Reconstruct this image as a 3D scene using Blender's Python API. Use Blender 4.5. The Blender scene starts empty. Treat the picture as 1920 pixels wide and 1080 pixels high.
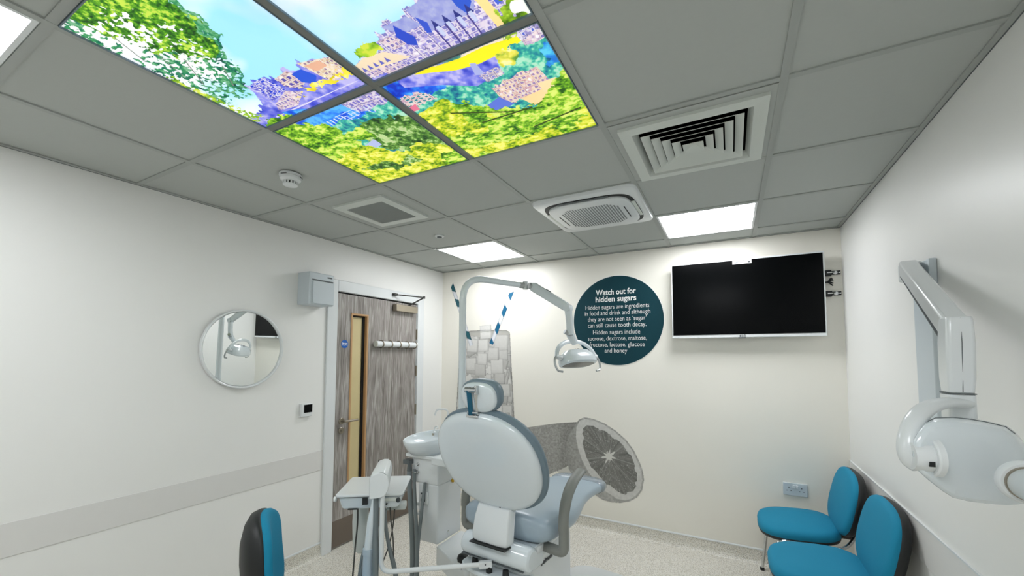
import bpy, bmesh, math, random
import numpy as np
from mathutils import Vector, Matrix, Euler
C = bpy.context.scene.collection
sc = bpy.context.scene
PI = math.pi
W, H = 3.4716, 2.4165           # room width, ceiling height; back wall y=0, left wall x=0, floor z=0
YF = -4.9                        # wall behind the camera

# ------------------------------------------------------------------ camera, world, light, exposure
F = 770.62; YAW, PIT, ROL = -.4894, .0575, .0024
CP = Vector((2.7727, -3.5886, 1.5151)); PX, PY = 960.0, 621.76
fw = Vector((math.sin(YAW)*math.cos(PIT), math.cos(YAW)*math.cos(PIT), math.sin(PIT)))
r0 = Vector((math.cos(YAW), -math.sin(YAW), 0)); u0 = r0.cross(fw)
rt = r0*math.cos(ROL)+u0*math.sin(ROL); up = -r0*math.sin(ROL)+u0*math.cos(ROL)
cd = bpy.data.cameras.new('camera'); cam = bpy.data.objects.new('camera', cd); C.objects.link(cam)
cd.sensor_width = 36; cd.lens = F/1920*36; cd.shift_y = (PY-540)/1920; cd.clip_start = .02
cam.matrix_world = Matrix.Translation(CP) @ Matrix((rt, up, -fw)).transposed().to_4x4()
sc.camera = cam
sc.view_settings.view_transform = 'Standard'; sc.view_settings.look = 'None'
sc.view_settings.exposure = 0.0; sc.view_settings.gamma = 1
w = bpy.data.worlds.new('world'); sc.world = w; w.use_nodes = True
w.node_tree.nodes['Background'].inputs[0].default_value = (.8, .85, .9, 1)
w.node_tree.nodes['Background'].inputs[1].default_value = .3
PANEL = 15.8                     # emission of the ceiling light panels
SKY = .68                        # emission of the picture ceiling tiles

def ray(u, v): return fw + rt*((u-PX)/F) - up*((v-PY)/F)
def hit(u, v, ax, val):
    d = ray(u, v); i = 'xyz'.index(ax); return CP + d*((val-CP[i])/d[i])
def dep(u, v, d): return CP + ray(u, v)*d

# ------------------------------------------------------------------ materials
def lin(c):
    return tuple((x/12.92 if x <= .04045 else ((x+.055)/1.055)**2.4) for x in (v/255 for v in c))
def mat(name, rgb, rough=.5, metal=0., spec=.5, coat=0., noise=0., nscale=20., bump=0., trans=0.):
    m = bpy.data.materials.new(name); m.use_nodes = True
    nt = m.node_tree; b = nt.nodes['Principled BSDF']; c = lin(rgb)+(1,)
    b.inputs['Base Color'].default_value = c; b.inputs['Roughness'].default_value = rough
    b.inputs['Metallic'].default_value = metal; b.inputs['Specular IOR Level'].default_value = spec
    b.inputs['Coat Weight'].default_value = coat; b.inputs['Transmission Weight'].default_value = trans
    if noise or bump:
        tc = nt.nodes.new('ShaderNodeTexCoord'); n = nt.nodes.new('ShaderNodeTexNoise')
        n.inputs['Scale'].default_value = nscale; n.inputs['Detail'].default_value = 4
        nt.links.new(tc.outputs['Object'], n.inputs['Vector'])
        if noise:
            mx = nt.nodes.new('ShaderNodeMix'); mx.data_type = 'RGBA'
            mx.inputs[6].default_value = tuple(x*(1-noise) for x in c[:3])+(1,)
            mx.inputs[7].default_value = tuple(min(1, x*(1+noise)) for x in c[:3])+(1,)
            nt.links.new(n.outputs['Fac'], mx.inputs[0]); nt.links.new(mx.outputs[2], b.inputs['Base Color'])
        if bump:
            bp = nt.nodes.new('ShaderNodeBump'); bp.inputs['Strength'].default_value = bump
            bp.inputs['Distance'].default_value = .002
            nt.links.new(n.outputs['Fac'], bp.inputs['Height']); nt.links.new(bp.outputs[0], b.inputs['Normal'])
    return m
def emit(name, rgb, s):
    m = bpy.data.materials.new(name); m.use_nodes = True; nt = m.node_tree
    nt.nodes.remove(nt.nodes['Principled BSDF']); e = nt.nodes.new('ShaderNodeEmission')
    e.inputs[0].default_value = lin(rgb)+(1,); e.inputs[1].default_value = s
    nt.links.new(e.outputs[0], nt.nodes['Material Output'].inputs[0]); return m
def attr_mat(name, strength=None, rough=.6):
    m = bpy.data.materials.new(name); m.use_nodes = True; nt = m.node_tree
    a = nt.nodes.new('ShaderNodeAttribute'); a.attribute_name = 'Col'
    if strength is None:
        b = nt.nodes['Principled BSDF']; b.inputs['Roughness'].default_value = rough
        nt.links.new(a.outputs['Color'], b.inputs['Base Color'])
    else:
        b = nt.nodes['Principled BSDF']; b.inputs['Roughness'].default_value = rough
        nt.links.new(a.outputs['Color'], b.inputs['Base Color']); nt.links.new(a.outputs['Color'], b.inputs['Emission Color'])
        b.inputs['Emission Strength'].default_value = strength
    return m
M = {}
M['wall'] = mat('wall_paint', (240, 240, 237), .38, spec=.35, noise=.012, nscale=3, bump=.03)
M['wallb'] = mat('wall_vinyl_print', (243, 240, 230), .32, spec=.4, noise=.012, nscale=3)
M['rail'] = mat('rail_vinyl', (226, 225, 222), .4, noise=.01)
M['tile'] = mat('ceiling_tile', (183, 187, 183), .8, noise=.015, nscale=60, bump=.05)
M['tbar'] = mat('ceiling_bar', (168, 172, 168), .5, noise=.01)
M['dbar'] = mat('dark_grey_bar', (128, 130, 126), .5, noise=.01)
M['dark'] = mat('dark_gap', (14, 15, 16), .8, noise=.1)
M['white'] = mat('white_plastic', (226, 230, 231), .28, coat=.25, noise=.008)
M['white2'] = mat('white_enamel', (222, 230, 234), .18, coat=.5, noise=.006)
M['grille'] = mat('grille_white', (214, 219, 213), .45, noise=.01)
M['seam'] = mat('seam_grey', (96, 102, 104), .6, noise=.05)
M['grey'] = mat('armrest_grey', (132, 134, 129), .5, noise=.015)
M['uph'] = mat('upholstery_blue_grey', (160, 177, 189), .34, coat=.12, noise=.02, bump=.05, nscale=60)
M['cush'] = mat('cushion_edge_grey', (112, 130, 141), .45, noise=.02)
M['teal'] = mat('teal_fabric', (0, 132, 168), .8, noise=.06, nscale=300, bump=.2)
M['black'] = mat('black_plastic', (22, 25, 26), .5, noise=.05)
M['screen'] = mat('screen_glass', (4, 5, 6), .2, spec=.10, noise=.02)
M['chrome'] = mat('chrome', (205, 207, 208), .12, metal=1, noise=.01)
M['alu'] = mat('aluminium', (186, 189, 190), .35, metal=.85, noise=.02)
M['sleeve'] = mat('sleeve_pale_blue', (188, 202, 212), .35, noise=.01)
M['steel'] = mat('brushed_steel', (160, 152, 138), .32, metal=.9, noise=.03)
M['kick'] = mat('kick_plate', (118, 108, 98), .4, metal=.45, noise=.02)
M['oak'] = mat('oak_bead', (190, 150, 105), .5, noise=.15, nscale=14)
M['pane'] = mat('pane_cream', (212, 197, 150), .22, noise=.05, nscale=10)
M['box'] = mat('enclosure_grey', (202, 211, 216), .4, noise=.01)
M['hose'] = mat('hose_grey', (120, 128, 130), .5, noise=.03)
M['cable'] = mat('cable_dark', (62, 62, 58), .5, noise=.03)
M['blue'] = mat('sign_blue', (0, 92, 180), .4, noise=.02)
M['disc'] = mat('sign_teal', (5, 56, 66), .6, spec=.25, noise=.03)
M['letter'] = mat('lettering_white', (240, 242, 240), .5, noise=.005)
M['ink'] = mat('lettering_dark', (60, 66, 70), .5, noise=.02)
M['yellow'] = mat('yellow_dial', (205, 160, 20), .4, noise=.02)
M['strap'] = mat('teal_strap', (0, 92, 122), .45, noise=.04)
M['mirror'] = mat('mirror_glass', (235, 238, 236), .01, metal=1, noise=.002)
M['lens'] = mat('lamp_lens', (40, 42, 42), .1, noise=.02)
M['cone'] = mat('aiming_cone', (214, 220, 222), .25, noise=.01)
M['bag'] = mat('pale_plastic', (196, 202, 198), .45, noise=.03)
M['panel'] = emit('light_diffuser', (250, 252, 255), PANEL)
M['sky'] = attr_mat('picture_glow', SKY); M['sky'].cycles.emission_sampling = 'NONE'
M['print'] = attr_mat('printed_vinyl', None, .45)

def floor_material():
    m = bpy.data.materials.new('speckled_vinyl'); m.use_nodes = True; nt = m.node_tree
    b = nt.nodes['Principled BSDF']; b.inputs['Roughness'].default_value = .42
    tc = nt.nodes.new('ShaderNodeTexCoord')
    base = lin((232, 229, 220))+(1,)
    prev = None
    for k, (scale, thr, col, seed) in enumerate(((150, .33, (176, 166, 142), 0), (120, .26, (150, 148, 142), 3.3), (95, .22, (240, 238, 228), 7.1), (190, .2, (132, 128, 120), 11.7))):
        mp = nt.nodes.new('ShaderNodeMapping'); mp.inputs['Location'].default_value = (seed, seed*.7, seed*.3)
        v = nt.nodes.new('ShaderNodeTexVoronoi'); v.inputs['Scale'].default_value = scale
        r = nt.nodes.new('ShaderNodeMath'); r.operation = 'LESS_THAN'; r.inputs[1].default_value = thr
        mx = nt.nodes.new('ShaderNodeMix'); mx.data_type = 'RGBA'
        nt.links.new(tc.outputs['Object'], mp.inputs[0]); nt.links.new(mp.outputs[0], v.inputs['Vector'])
        nt.links.new(v.outputs['Distance'], r.inputs[0]); nt.links.new(r.outputs[0], mx.inputs[0])
        if prev is None: mx.inputs[6].default_value = base
        else: nt.links.new(prev, mx.inputs[6])
        mx.inputs[7].default_value = lin(col)+(1,); prev = mx.outputs[2]
    nt.links.new(prev, b.inputs['Base Color'])
    return m
M['floor'] = floor_material()
def door_material():
    m = bpy.data.materials.new('grey_oak_laminate'); m.use_nodes = True; nt = m.node_tree
    b = nt.nodes['Principled BSDF']; b.inputs['Roughness'].default_value = .5
    tc = nt.nodes.new('ShaderNodeTexCoord'); mp = nt.nodes.new('ShaderNodeMapping')
    mp.inputs['Scale'].default_value = (1, 16, 1.1); nt.links.new(tc.outputs['Object'], mp.inputs[0])
    n = nt.nodes.new('ShaderNodeTexNoise'); n.inputs['Scale'].default_value = 3.2; n.inputs['Detail'].default_value = 8
    n.inputs['Distortion'].default_value = 1.2; nt.links.new(mp.outputs[0], n.inputs['Vector'])
    r = nt.nodes.new('ShaderNodeValToRGB'); e = r.color_ramp.elements
    e[0].position = .3; e[0].color = lin((112, 106, 101))+(1,); e[1].position = .72; e[1].color = lin((190, 187, 182))+(1,)
    x = e.new(.5); x.color = lin((148, 142, 137))+(1,)
    nt.links.new(n.outputs['Fac'], r.inputs[0])
    mp2 = nt.nodes.new('ShaderNodeMapping'); mp2.inputs['Scale'].default_value = (1, 60, 3); nt.links.new(tc.outputs['Object'], mp2.inputs[0])
    n2 = nt.nodes.new('ShaderNodeTexNoise'); n2.inputs['Scale'].default_value = 5; n2.inputs['Detail'].default_value = 5; nt.links.new(mp2.outputs[0], n2.inputs['Vector'])
    mx = nt.nodes.new('ShaderNodeMix'); mx.data_type = 'RGBA'; mx.blend_type = 'OVERLAY'; mx.inputs[0].default_value = .45
    nt.links.new(r.outputs[0], mx.inputs[6]); nt.links.new(n2.outputs['Fac'], mx.inputs[7]); nt.links.new(mx.outputs[2], b.inputs['Base Color'])
    return m
M['door'] = door_material()

# ------------------------------------------------------------------ mesh helpers
class MB:
    def __init__(s): s.v = []; s.f = []
    def add(s, vs, fs):
        o = len(s.v); s.v += [Vector(v) for v in vs]; s.f += [tuple(i+o for i in f) for f in fs]; return s
    def box(s, c, d, rot=None):
        x, y, z = (k/2 for k in d); vs = [Vector((a*x, b*y, e*z)) for a in (-1, 1) for b in (-1, 1) for e in (-1, 1)]
        if rot is not None: vs = [rot @ v for v in vs]
        c = Vector(c)
        return s.add([v+c for v in vs], [(0, 1, 3, 2), (4, 6, 7, 5), (0, 4, 5, 1), (2, 3, 7, 6), (0, 2, 6, 4), (1, 5, 7, 3)])
    def rings(s, rs, cap=True, closed=False):
        n = len(rs[0]); vs = [p for r in rs for p in r]; fs = []
        m = len(rs)
        for i in range(m if closed else m-1):
            a = i*n; b = ((i+1) % m)*n
            for j in range(n): k = (j+1) % n; fs.append((a+j, a+k, b+k, b+j))
        if cap and not closed: fs.append(tuple(range(n-1, -1, -1))); fs.append(tuple((m-1)*n+j for j in range(n)))
        return s.add(vs, fs)
    def tube(s, pts, r, n=14, flat=1., upv=None, closed=False):
        pts = [Vector(p) for p in pts]; rs = []; N = len(pts)
        rad = r if isinstance(r, (list, tuple)) else [r]*N
        prev = None
        for i, p in enumerate(pts):
            if closed: t = pts[(i+1) % N]-pts[i-1]
            else: t = (pts[min(i+1, N-1)]-pts[max(i-1, 0)])
            t.normalize()
            if prev is None:
                a = Vector(upv) if upv is not None else (Vector((0, 0, 1)) if abs(t.z) < .9 else Vector((1, 0, 0)))
            else: a = prev
            a = (a - t*a.dot(t)).normalized(); b = t.cross(a); prev = a
            q = rad[i]
            if isinstance(q, (tuple, list)): qa, qb = q
            else: qa, qb = q*flat, q
            rs.append([p + a*(math.cos(k*2*PI/n)*qa) + b*(math.sin(k*2*PI/n)*qb) for k in range(n)])
        return s.rings(rs, closed=closed)
    def cyl(s, a, b, r, r2=None, n=28): return s.tube([a, b], [r, r if r2 is None else r2], n)
    def lathe(s, prof, c, ax=(0, 0, 1), n=32, sx=1., sy=1.):
        ax = Vector(ax).normalized(); q = Vector((0, 0, 1)).rotation_difference(ax); c = Vector(c)
        return s.rings([[c + q @ Vector((r*sx*math.cos(k*2*PI/n), r*sy*math.sin(k*2*PI/n), z)) for k in range(n)] for r, z in prof])
    def pad(s, c, X, U, N, a, b, prof, e=2.4, taper=0., n=48, skew=0.):
        c, X, U, N = Vector(c), Vector(X), Vector(U), Vector(N); rs = []
        for sc_, off in prof:
            ring = []
            for k in range(n):
                t = 2*PI*k/n; ct, st = math.cos(t), math.sin(t)
                x = a*math.copysign(abs(ct)**(2/e), ct); y = b*math.copysign(abs(st)**(2/e), st)
                x *= 1+taper*(y/b); x += skew*y
                ring.append(c + X*(x*sc_) + U*(y*sc_) + N*off)
            rs.append(ring)
        return s.rings(rs)
    def prism(s, poly, A, Bv, Nv, o, t0, t1):
        o, A, Bv, Nv = Vector(o), Vector(A), Vector(Bv), Vector(Nv)
        return s.rings([[o + A*x + Bv*y + Nv*t for x, y in poly] for t in (t0, t1)])
    def build(s, name, m, parent=None, world=False, bev=0., seg=2, sub=0, smooth=True, angle=35, label=None):
        me = bpy.data.meshes.new(name)
        vs = s.v
        if world and parent is not None:
            inv = full_matrix(parent).inverted(); vs = [inv @ v for v in vs]
        me.from_pydata([tuple(v) for v in vs], [], s.f)
        bm = bmesh.new(); bm.from_mesh(me); bmesh.ops.recalc_face_normals(bm, faces=bm.faces); bm.to_mesh(me); bm.free()
        me.materials.append(m if not isinstance(m, str) else M[m])
        if smooth:
            me.shade_smooth()
            if not sub: me.set_sharp_from_angle(angle=math.radians(angle))
        o = bpy.data.objects.new(name, me); C.objects.link(o)
        if parent is not None: o.parent = parent
        if bev:
            b = o.modifiers.new('bevel', 'BEVEL'); b.width = bev; b.segments = seg; b.limit_method = 'ANGLE'; b.angle_limit = math.radians(40)
            b.harden_normals = False
        if sub:
            b = o.modifiers.new('sub', 'SUBSURF'); b.levels = sub; b.render_levels = sub
        if label: o['label'] = label
        return o
def full_matrix(o):
    m = Matrix.Identity(4)
    while o is not None:
        m = (Matrix.Translation(o.location) @ o.rotation_euler.to_matrix().to_4x4() @ Matrix.Diagonal((*o.scale, 1))) @ m; o = o.parent
    return m
def tag(o, label, cat, group=None):
    o['label'] = label; o['category'] = cat
    if group: o['group'] = group
    return o
def thing(name, label, cat, loc=(0, 0, 0), rz=0., group=None):
    o = bpy.data.objects.new(name, None); C.objects.link(o); o.location = loc; o.rotation_euler = Euler((0, 0, rz))
    o.empty_display_size = .05
    return tag(o, label, cat, group)
def place(t, size, loc):
    t.scale = (size,)*3; t.location = loc
def structure(o): o['kind'] = 'structure'; return o
def copy_tree(o, parent=None):
    c = o.copy(); C.objects.link(c)
    if parent is not None: c.parent = parent
    for ch in list(o.children): copy_tree(ch, c)
    return c
def text_mesh(name, body, size, m, parent, loc, X, Y, bold=0., align='CENTER', spacing=1., ext=.0006, fit=None):
    cu = bpy.data.curves.new(name, 'FONT'); cu.body = body; cu.size = size; cu.align_x = align; cu.align_y = 'CENTER'
    cu.offset = bold; cu.extrude = ext; cu.space_character = spacing; cu.resolution_u = 4
    t = bpy.data.objects.new(name+'_tmp', cu); C.objects.link(t)
    bpy.context.view_layer.update()
    dg = bpy.context.evaluated_depsgraph_get(); me = bpy.data.meshes.new_from_object(t.evaluated_get(dg))
    bpy.data.objects.remove(t); me.name = name; me.materials.clear(); me.materials.append(M[m])
    X = Vector(X).normalized(); Y = Vector(Y).normalized(); Z = X.cross(Y)
    mt = Matrix((X, Y, Z)).transposed().to_4x4(); mt.translation = Vector(loc)
    if parent is not None: mt = full_matrix(parent).inverted() @ mt
    if fit:
        xs_ = [v.co.x for v in me.vertices]; wd = max(xs_)-min(xs_); me.transform(Matrix.Diagonal((fit/wd, 1, 1, 1)))
    me.transform(mt)
    o = bpy.data.objects.new(name, me); C.objects.link(o)
    if parent is not None: o.parent = parent
    return o
def bez(p0, p1, p2, p3, n=14):
    p0, p1, p2, p3 = map(Vector, (p0, p1, p2, p3)); out = []
    for i in range(n+1):
        t = i/n; out.append(p0*(1-t)**3 + p1*3*t*(1-t)**2 + p2*3*t*t*(1-t) + p3*t**3)
    return out
def arcfillet(pts, r, n=7):
    pts = [Vector(p) for p in pts]; out = [pts[0]]
    for i in range(1, len(pts)-1):
        a = (pts[i-1]-pts[i]); b = (pts[i+1]-pts[i]); rr = min(r, a.length*.49, b.length*.49)
        A = pts[i]+a.normalized()*rr; B = pts[i]+b.normalized()*rr
        for k in range(n+1):
            t = k/n; out.append(A*(1-t)**2 + pts[i]*2*t*(1-t) + B*t*t)
    out.append(pts[-1]); return out

# ------------------------------------------------------------------ printed pictures (computed colour per vertex)
def nlin(a):
    a = np.clip(a/255., 0, 1); return np.where(a <= .04045, a/12.92, ((a+.055)/1.055)**2.4)
def vnoise(S, T, f, seed, fy=None):
    fy = fy or f; rng = np.random.RandomState(seed); x = S*f; y = T*fy
    g = rng.rand(int(np.ceil(x.max()-x.min()))+4, int(np.ceil(y.max()-y.min()))+4)
    x = x-x.min(); y = y-y.min(); i = x.astype(int); j = y.astype(int); a = x-i; b = y-j
    a = a*a*(3-2*a); b = b*b*(3-2*b)
    return (g[i, j]*(1-a)+g[i+1, j]*a)*(1-b) + (g[i, j+1]*(1-a)+g[i+1, j+1]*a)*b
def fbm(S, T, f, seed, o=4, fy=None):
    r = 0; amp = .5; tot = 0; fy = fy or f
    for k in range(o): r = r+vnoise(S, T, f*2**k, seed+k, fy*2**k)*amp; tot += amp; amp *= .55
    return r/tot
def pip(S, T, poly):
    ins = np.zeros(S.shape, bool); n = len(poly)
    for i in range(n):
        x0, y0 = poly[i]; x1, y1 = poly[(i+1) % n]
        if y0 == y1: continue
        c = ((T > y0) != (T > y1)) & (S < (x1-x0)*(T-y0)/(y1-y0)+x0); ins ^= c
    return ins
def picture_mesh(name, rgb, o, U, V, m, parent, mask=None):
    """grid mesh in the plane o + U*s + V*t whose vertex colours are rgb[i, j] (sRGB 0..255)"""
    nu, nv = rgb.shape[:2]; o, U, V = (np.array(k, float) for k in (o, U, V))
    s = np.linspace(0, 1, nu)[:, None, None]; t = np.linspace(0, 1, nv)[None, :, None]
    co = (o + U*s + V*t).reshape(-1, 3)
    I, J = np.meshgrid(np.arange(nu-1), np.arange(nv-1), indexing='ij')
    if mask is not None:
        k = mask[:-1, :-1] & mask[1:, :-1] & mask[:-1, 1:] & mask[1:, 1:]; I = I[k]; J = J[k]
    I = I.ravel(); J = J.ravel(); a = I*nv+J; quads = np.stack([a, a+nv, a+nv+1, a+1], 1)
    used = np.unique(quads); remap = np.full(len(co), -1); remap[used] = np.arange(len(used)); quads = remap[quads]
    co = co[used]; col = np.concatenate([nlin(rgb.reshape(-1, 3)[used]), np.ones((len(used), 1))], 1)
    me = bpy.data.meshes.new(name); me.vertices.add(len(co)); me.vertices.foreach_set('co', co.ravel())
    me.loops.add(quads.size); me.loops.foreach_set('vertex_index', quads.ravel().astype(np.int32))
    me.polygons.add(len(quads)); me.polygons.foreach_set('loop_start', np.arange(0, quads.size, 4, dtype=np.int32))
    me.update(calc_edges=True)
    at = me.color_attributes.new('Col', 'FLOAT_COLOR', 'POINT'); at.data.foreach_set('color', col.astype(np.float32).ravel())
    me.materials.append(M[m]); ob = bpy.data.objects.new(name, me); C.objects.link(ob)
    if parent is not None: ob.parent = parent
    return ob

def sky_picture(N=900):
    s = np.linspace(0, 1, N); S, T = np.meshgrid(s, s, indexing='ij')
    wob = fbm(S, T, 40, 5)-.5; wob2 = fbm(S, T, 40, 15)-.5
    Sw = S+wob*.05; Tw = T+wob2*.05
    col = np.zeros((N, N, 3))
    def put(mask, c): col[mask] = c if not isinstance(c, np.ndarray) else c[mask]
    def mixc(a, b, t): t = np.clip(t, 0, 1)[..., None]; return np.array(a, float)*(1-t)+np.array(b, float)*t
    # sky
    cl = fbm(S, T, 3.0, 21, 4, 4.5); k = (cl-.40)*5 + (T-.70)*3.0 + np.clip(.36-S, 0, 1)*5 - np.clip(S-.5, 0, 1)*2.0
    sky = mixc((166, 232, 255), (253, 253, 255), k); sky = sky*(1-.07*np.clip((fbm(S, T, 5, 33)-.5)*4, 0, 1)[..., None]*np.array((1.4, 1, .3)))
    low = np.clip((.78-T)/.2, 0, 1)[..., None]*np.clip((S-.25)*3, 0, 1)[..., None]; sky = sky*(1-low)+np.array((176, 236, 255))*low
    put(T > .4, sky)
    def foliage(cols, f, seed, fy=None):
        fy = fy or f; a = fbm(S, T, f*.35, seed, 2, fy*.35); b = fbm(S, T, f*.9, seed+9, 2, fy*.9); c_ = fbm(S, T, f*2.2, seed+19, 2, fy*2.2); v = np.clip((a*.34+b*.46+c_*.32-.33)*2.7, 0, 1)
        n = len(cols)-1; out = np.zeros((N, N, 3))
        for i in range(n): 
            m_ = (v >= i/n) & (v <= (i+1)/n); q = ((v*n-i))[..., None]; out[m_] = (np.array(cols[i], float)*(1-q)+np.array(cols[i+1], float)*q)[m_]
        return out
    def stone(base, dark, win, px=.018, py=.024, seed=1, x0=0, y0=0):
        n = fbm(S, T, 100, seed, 3); c = mixc(dark, base, (n-.34)*3.4)
        hi = fbm(S, T, 160, seed+5, 2); c[hi > .68] = (246, 240, 248); c[hi < .27] = np.array(dark)*.8
        j = (vnoise(S, T, 22, seed+50)-.5)*.35
        u = S/px+j; v = T/py+(vnoise(S, T, 18, seed+51)-.5)*.3; iu = np.floor(u); iv = np.floor(v); hsh = np.abs(np.sin(iu*12.9+iv*78.2+seed)*43758.5) % 1
        fu = u-iu; fv = v-iv; wd = .18+.16*hsh
        fr_ = (np.abs(fu-.5) < wd+.12) & (np.abs(fv-.5) < .36) & (hsh > .3); c[fr_] = np.minimum(255, np.array(base, float)*1.05)
        wn = (np.abs(fu-.5) < wd) & (np.abs(fv-.5) < .27) & (hsh > .3); c[wn] = win
        cn_ = (fv < .07) & (hsh > .15); c[cn_] = np.array(dark)*.85
        pl_ = ((np.floor(u/3)*3 == iu) & (fu < .10)); c[pl_] = np.array(dark)*.75
        return c
    rock = foliage([(50, 62, 190), (88, 96, 216), (132, 134, 230), (190, 184, 242)], 34, 71)
    deep = foliage([(8, 50, 190), (20, 90, 230), (50, 140, 245), (90, 180, 250)], 40, 77)
    teal = foliage([(0, 90, 140), (30, 140, 150), (70, 185, 160), (176, 232, 200)], 56, 81)
    green = foliage([(30, 80, 6), (84, 146, 20), (146, 198, 40), (226, 242, 116)], 60, 91, 90)
    dgreen = foliage([(22, 56, 22), (56, 104, 34), (100, 150, 56), (190, 214, 150)], 64, 95)
    lime = foliage([(70, 120, 10), (146, 178, 22), (212, 220, 44), (250, 246, 120)], 58, 101, 86)
    yel = foliage([(150, 140, 30), (225, 205, 30), (250, 232, 60), (255, 245, 150)], 40, 107)
    lav = stone((228, 214, 232), (158, 148, 212), (126, 122, 190), .019, .017, 3)
    pale = stone((252, 232, 206), (228, 198, 176), (150, 124, 150), .014, .013, 4)
    roof = mixc((128, 134, 205), (186, 190, 232), fbm(S, T, 70, 17))
    pink = stone((240, 216, 218), (190, 168, 200), (126, 118, 180), .013, .016, 6)
    # castle silhouette with jagged battlements
    sk = [(0, .56), (.10, .585), (.155, .62), (.17, .665), (.2, .655), (.215, .672), (.25, .656), (.272, .66), (.274, .642), (.31, .64), (.315, .662), (.338, .66), (.34, .642),
          (.37, .64), (.372, .66), (.392, .66), (.394, .64), (.44, .638), (.47, .632), (.5, .612), (.506, .575), (.547, .588), (.60, .58), (.618, .612), (.64, .628), (.662, .624), (.664, .644), (.69, .644), (.70, .63),
          (.735, .632), (.74, .652), (.775, .65), (.78, .668), (.82, .665), (.85, .69), (.9, .7), (.93, .66), (.95, .61), (1, .56), (1, .3), (0, .3)]
    jag = (vnoise(S, T*0, 130, 8, 2)-.5)*.022
    body = pip(S, T-jag, sk); put(body, lav)
    put(body & (S < .5), rock)
    put(pip(S, T, [(.175, .66), (.25, .665), (.255, .60), (.17, .585)]), stone((216, 210, 240), (90, 90, 205), (24, 60, 205), .022, .010, 9))
    put(pip(S, T, [(.165, .575), (.25, .60), (.29, .573), (.215, .537), (.14, .55)]), pink)
    put(pip(S, T, [(.27, .645), (.33, .65), (.345, .60), (.3, .585), (.265, .61)]), stone((236, 214, 190), (190, 160, 190), (90, 80, 170), .02, .02, 11))
    put(pip(S, T, [(.33, .635), (.37, .636), (.385, .60), (.355, .58), (.325, .6)]), (36, 84, 215))
    put(pip(S, T, [(.38, .655), (.5, .625), (.5, .565), (.4, .565)]), pale)
    put(pip(S, T, [(.39, .64), (.44, .635), (.445, .612), (.4, .61)]), (232, 178, 150))
    put(pip(Sw, Tw, [(.235, .565), (.30, .578), (.36, .585), (.44, .59), (.5, .59), (.5, .555), (.42, .553), (.38, .56), (.33, .562), (.26, .56)]) & (fbm(S, T, 60, 44) > .42), yel)
    put((T > .505) & (T < .535) & (S < .5) & (S > .1) & (np.abs(T-(.532+.012*(S-.2))) < .0022), (230, 222, 245))
    put((T < .53) & (S < .5) & (S > .11), rock*.9+np.array((0, 0, 20)))
    put(pip(S, T, [(.14, .5), (.14, .54), (.19, .53), (.26, .5)]), deep)
    # right castle
    put(pip(S, T, [(.505, .577), (.547, .588), (.61, .579), (.66, .535), (.56, .54), (.505, .548)]), (242, 220, 188))
    for q in (.51, .53, .55, .57, .59): put(pip(S, T, [(q, .548), (q+.007, .566), (q+.014, .548)]), (98, 104, 190))
    put(pip(S, T, [(.505, .548), (.61, .538), (.63, .515), (.505, .515)]), pink)
    put(pip(S, T, [(.505, .522), (.56, .52), (.56, .5), (.505, .5)]), rock)
    put(pip(S, T, [(.62, .612), (.66, .608), (.70, .575), (.64, .57)]), pink)
    put(pip(S, T, [(.66, .638), (.735, .635), (.75, .60), (.69, .60)]), roof)
    put(pip(S, T, [(.672, .6), (.69, .63), (.712, .58), (.70, .555), (.68, .57)]), (44, 74, 200))
    put(pip(S, T, [(.745, .648), (.87, .665), (.90, .612), (.875, .574), (.75, .574)]), roof)
    put(pip(S, T, [(.745, .575), (.75, .625), (.765, .60), (.757, .572)]), (54, 84, 205))
    put(pip(S, T, [(.845, .70), (.885, .70), (.885, .60), (.86, .575), (.85, .60)]), (48, 88, 205))
    for q in (.768, .798, .828, .858):
        put(pip(S, T, [(q, .576), (q+.009, .602), (q+.018, .576)]), (44, 50, 130)); put(pip(S, T, [(q+.004, .58), (q+.014, .58), (q+.014, .55), (q+.004, .55)]), (196, 204, 240))
        put((np.abs(S-q) < .0018) & (T > .51) & (T < .578), (70, 62, 140))
    put(pip(S, T, [(.885, .70), (.905, .70), (.925, .51), (.9, .51)]), (250, 222, 150))
    put(pip(S, T, [(.915, .66), (.94, .63), (.945, .57), (.93, .565)]), (70, 100, 215))
    put(pip(S, T, [(.5, .51), (.93, .515), (.93, .497), (.5, .497)]) & (T < .52), stone((214, 206, 232), (140, 134, 200), (110, 108, 180), .01, .01, 19))
    put(pip(Sw, Tw, [(.535, .585), (.545, .61), (.57, .622), (.605, .612), (.61, .59), (.57, .58)]), foliage([(10, 90, 110), (90, 150, 30), (160, 200, 40), (210, 225, 70)], 40, 120))
    # lower half: everything below the middle bar
    low_ = T < .5
    put(low_, teal)
    put(low_ & (S < .5) & (T > .38), deep)
    put(pip(S, T, [(.33, .5), (.5, .5), (.5, .40), (.42, .41), (.35, .43)]), stone((216, 200, 222), (150, 140, 196), (120, 112, 190), .016, .03, 23))
    put(pip(S, T, [(.34, .5), (.49, .5), (.485, .482), (.34, .484)]), (30, 100, 230))
    wl = (((S*60) % 1) < .3) & (fbm(S, T, 30, 52) > .5) & (S > .13) & (S < .42) & (T > .385) & (T < .44); put(wl, (206, 222, 250))
    wl = (np.abs(((T-S*.05)*70) % 1) < .22) & (fbm(S, T, 18, 53) > .56) & (S > .2) & (S < .42) & (T > .37) & (T < .45); put(wl, (190, 212, 250))
    put(pip(Sw, Tw, [(.20, .41), (.30, .41), (.36, .405), (.5, .43), (.5, .3), (.2, .3)]), teal)
    # right lower: rock, yellow lawn, buildings
    put(pip(Sw, Tw, [(.5, .5), (.65, .5), (.66, .40), (.5, .38)]), deep)
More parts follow.
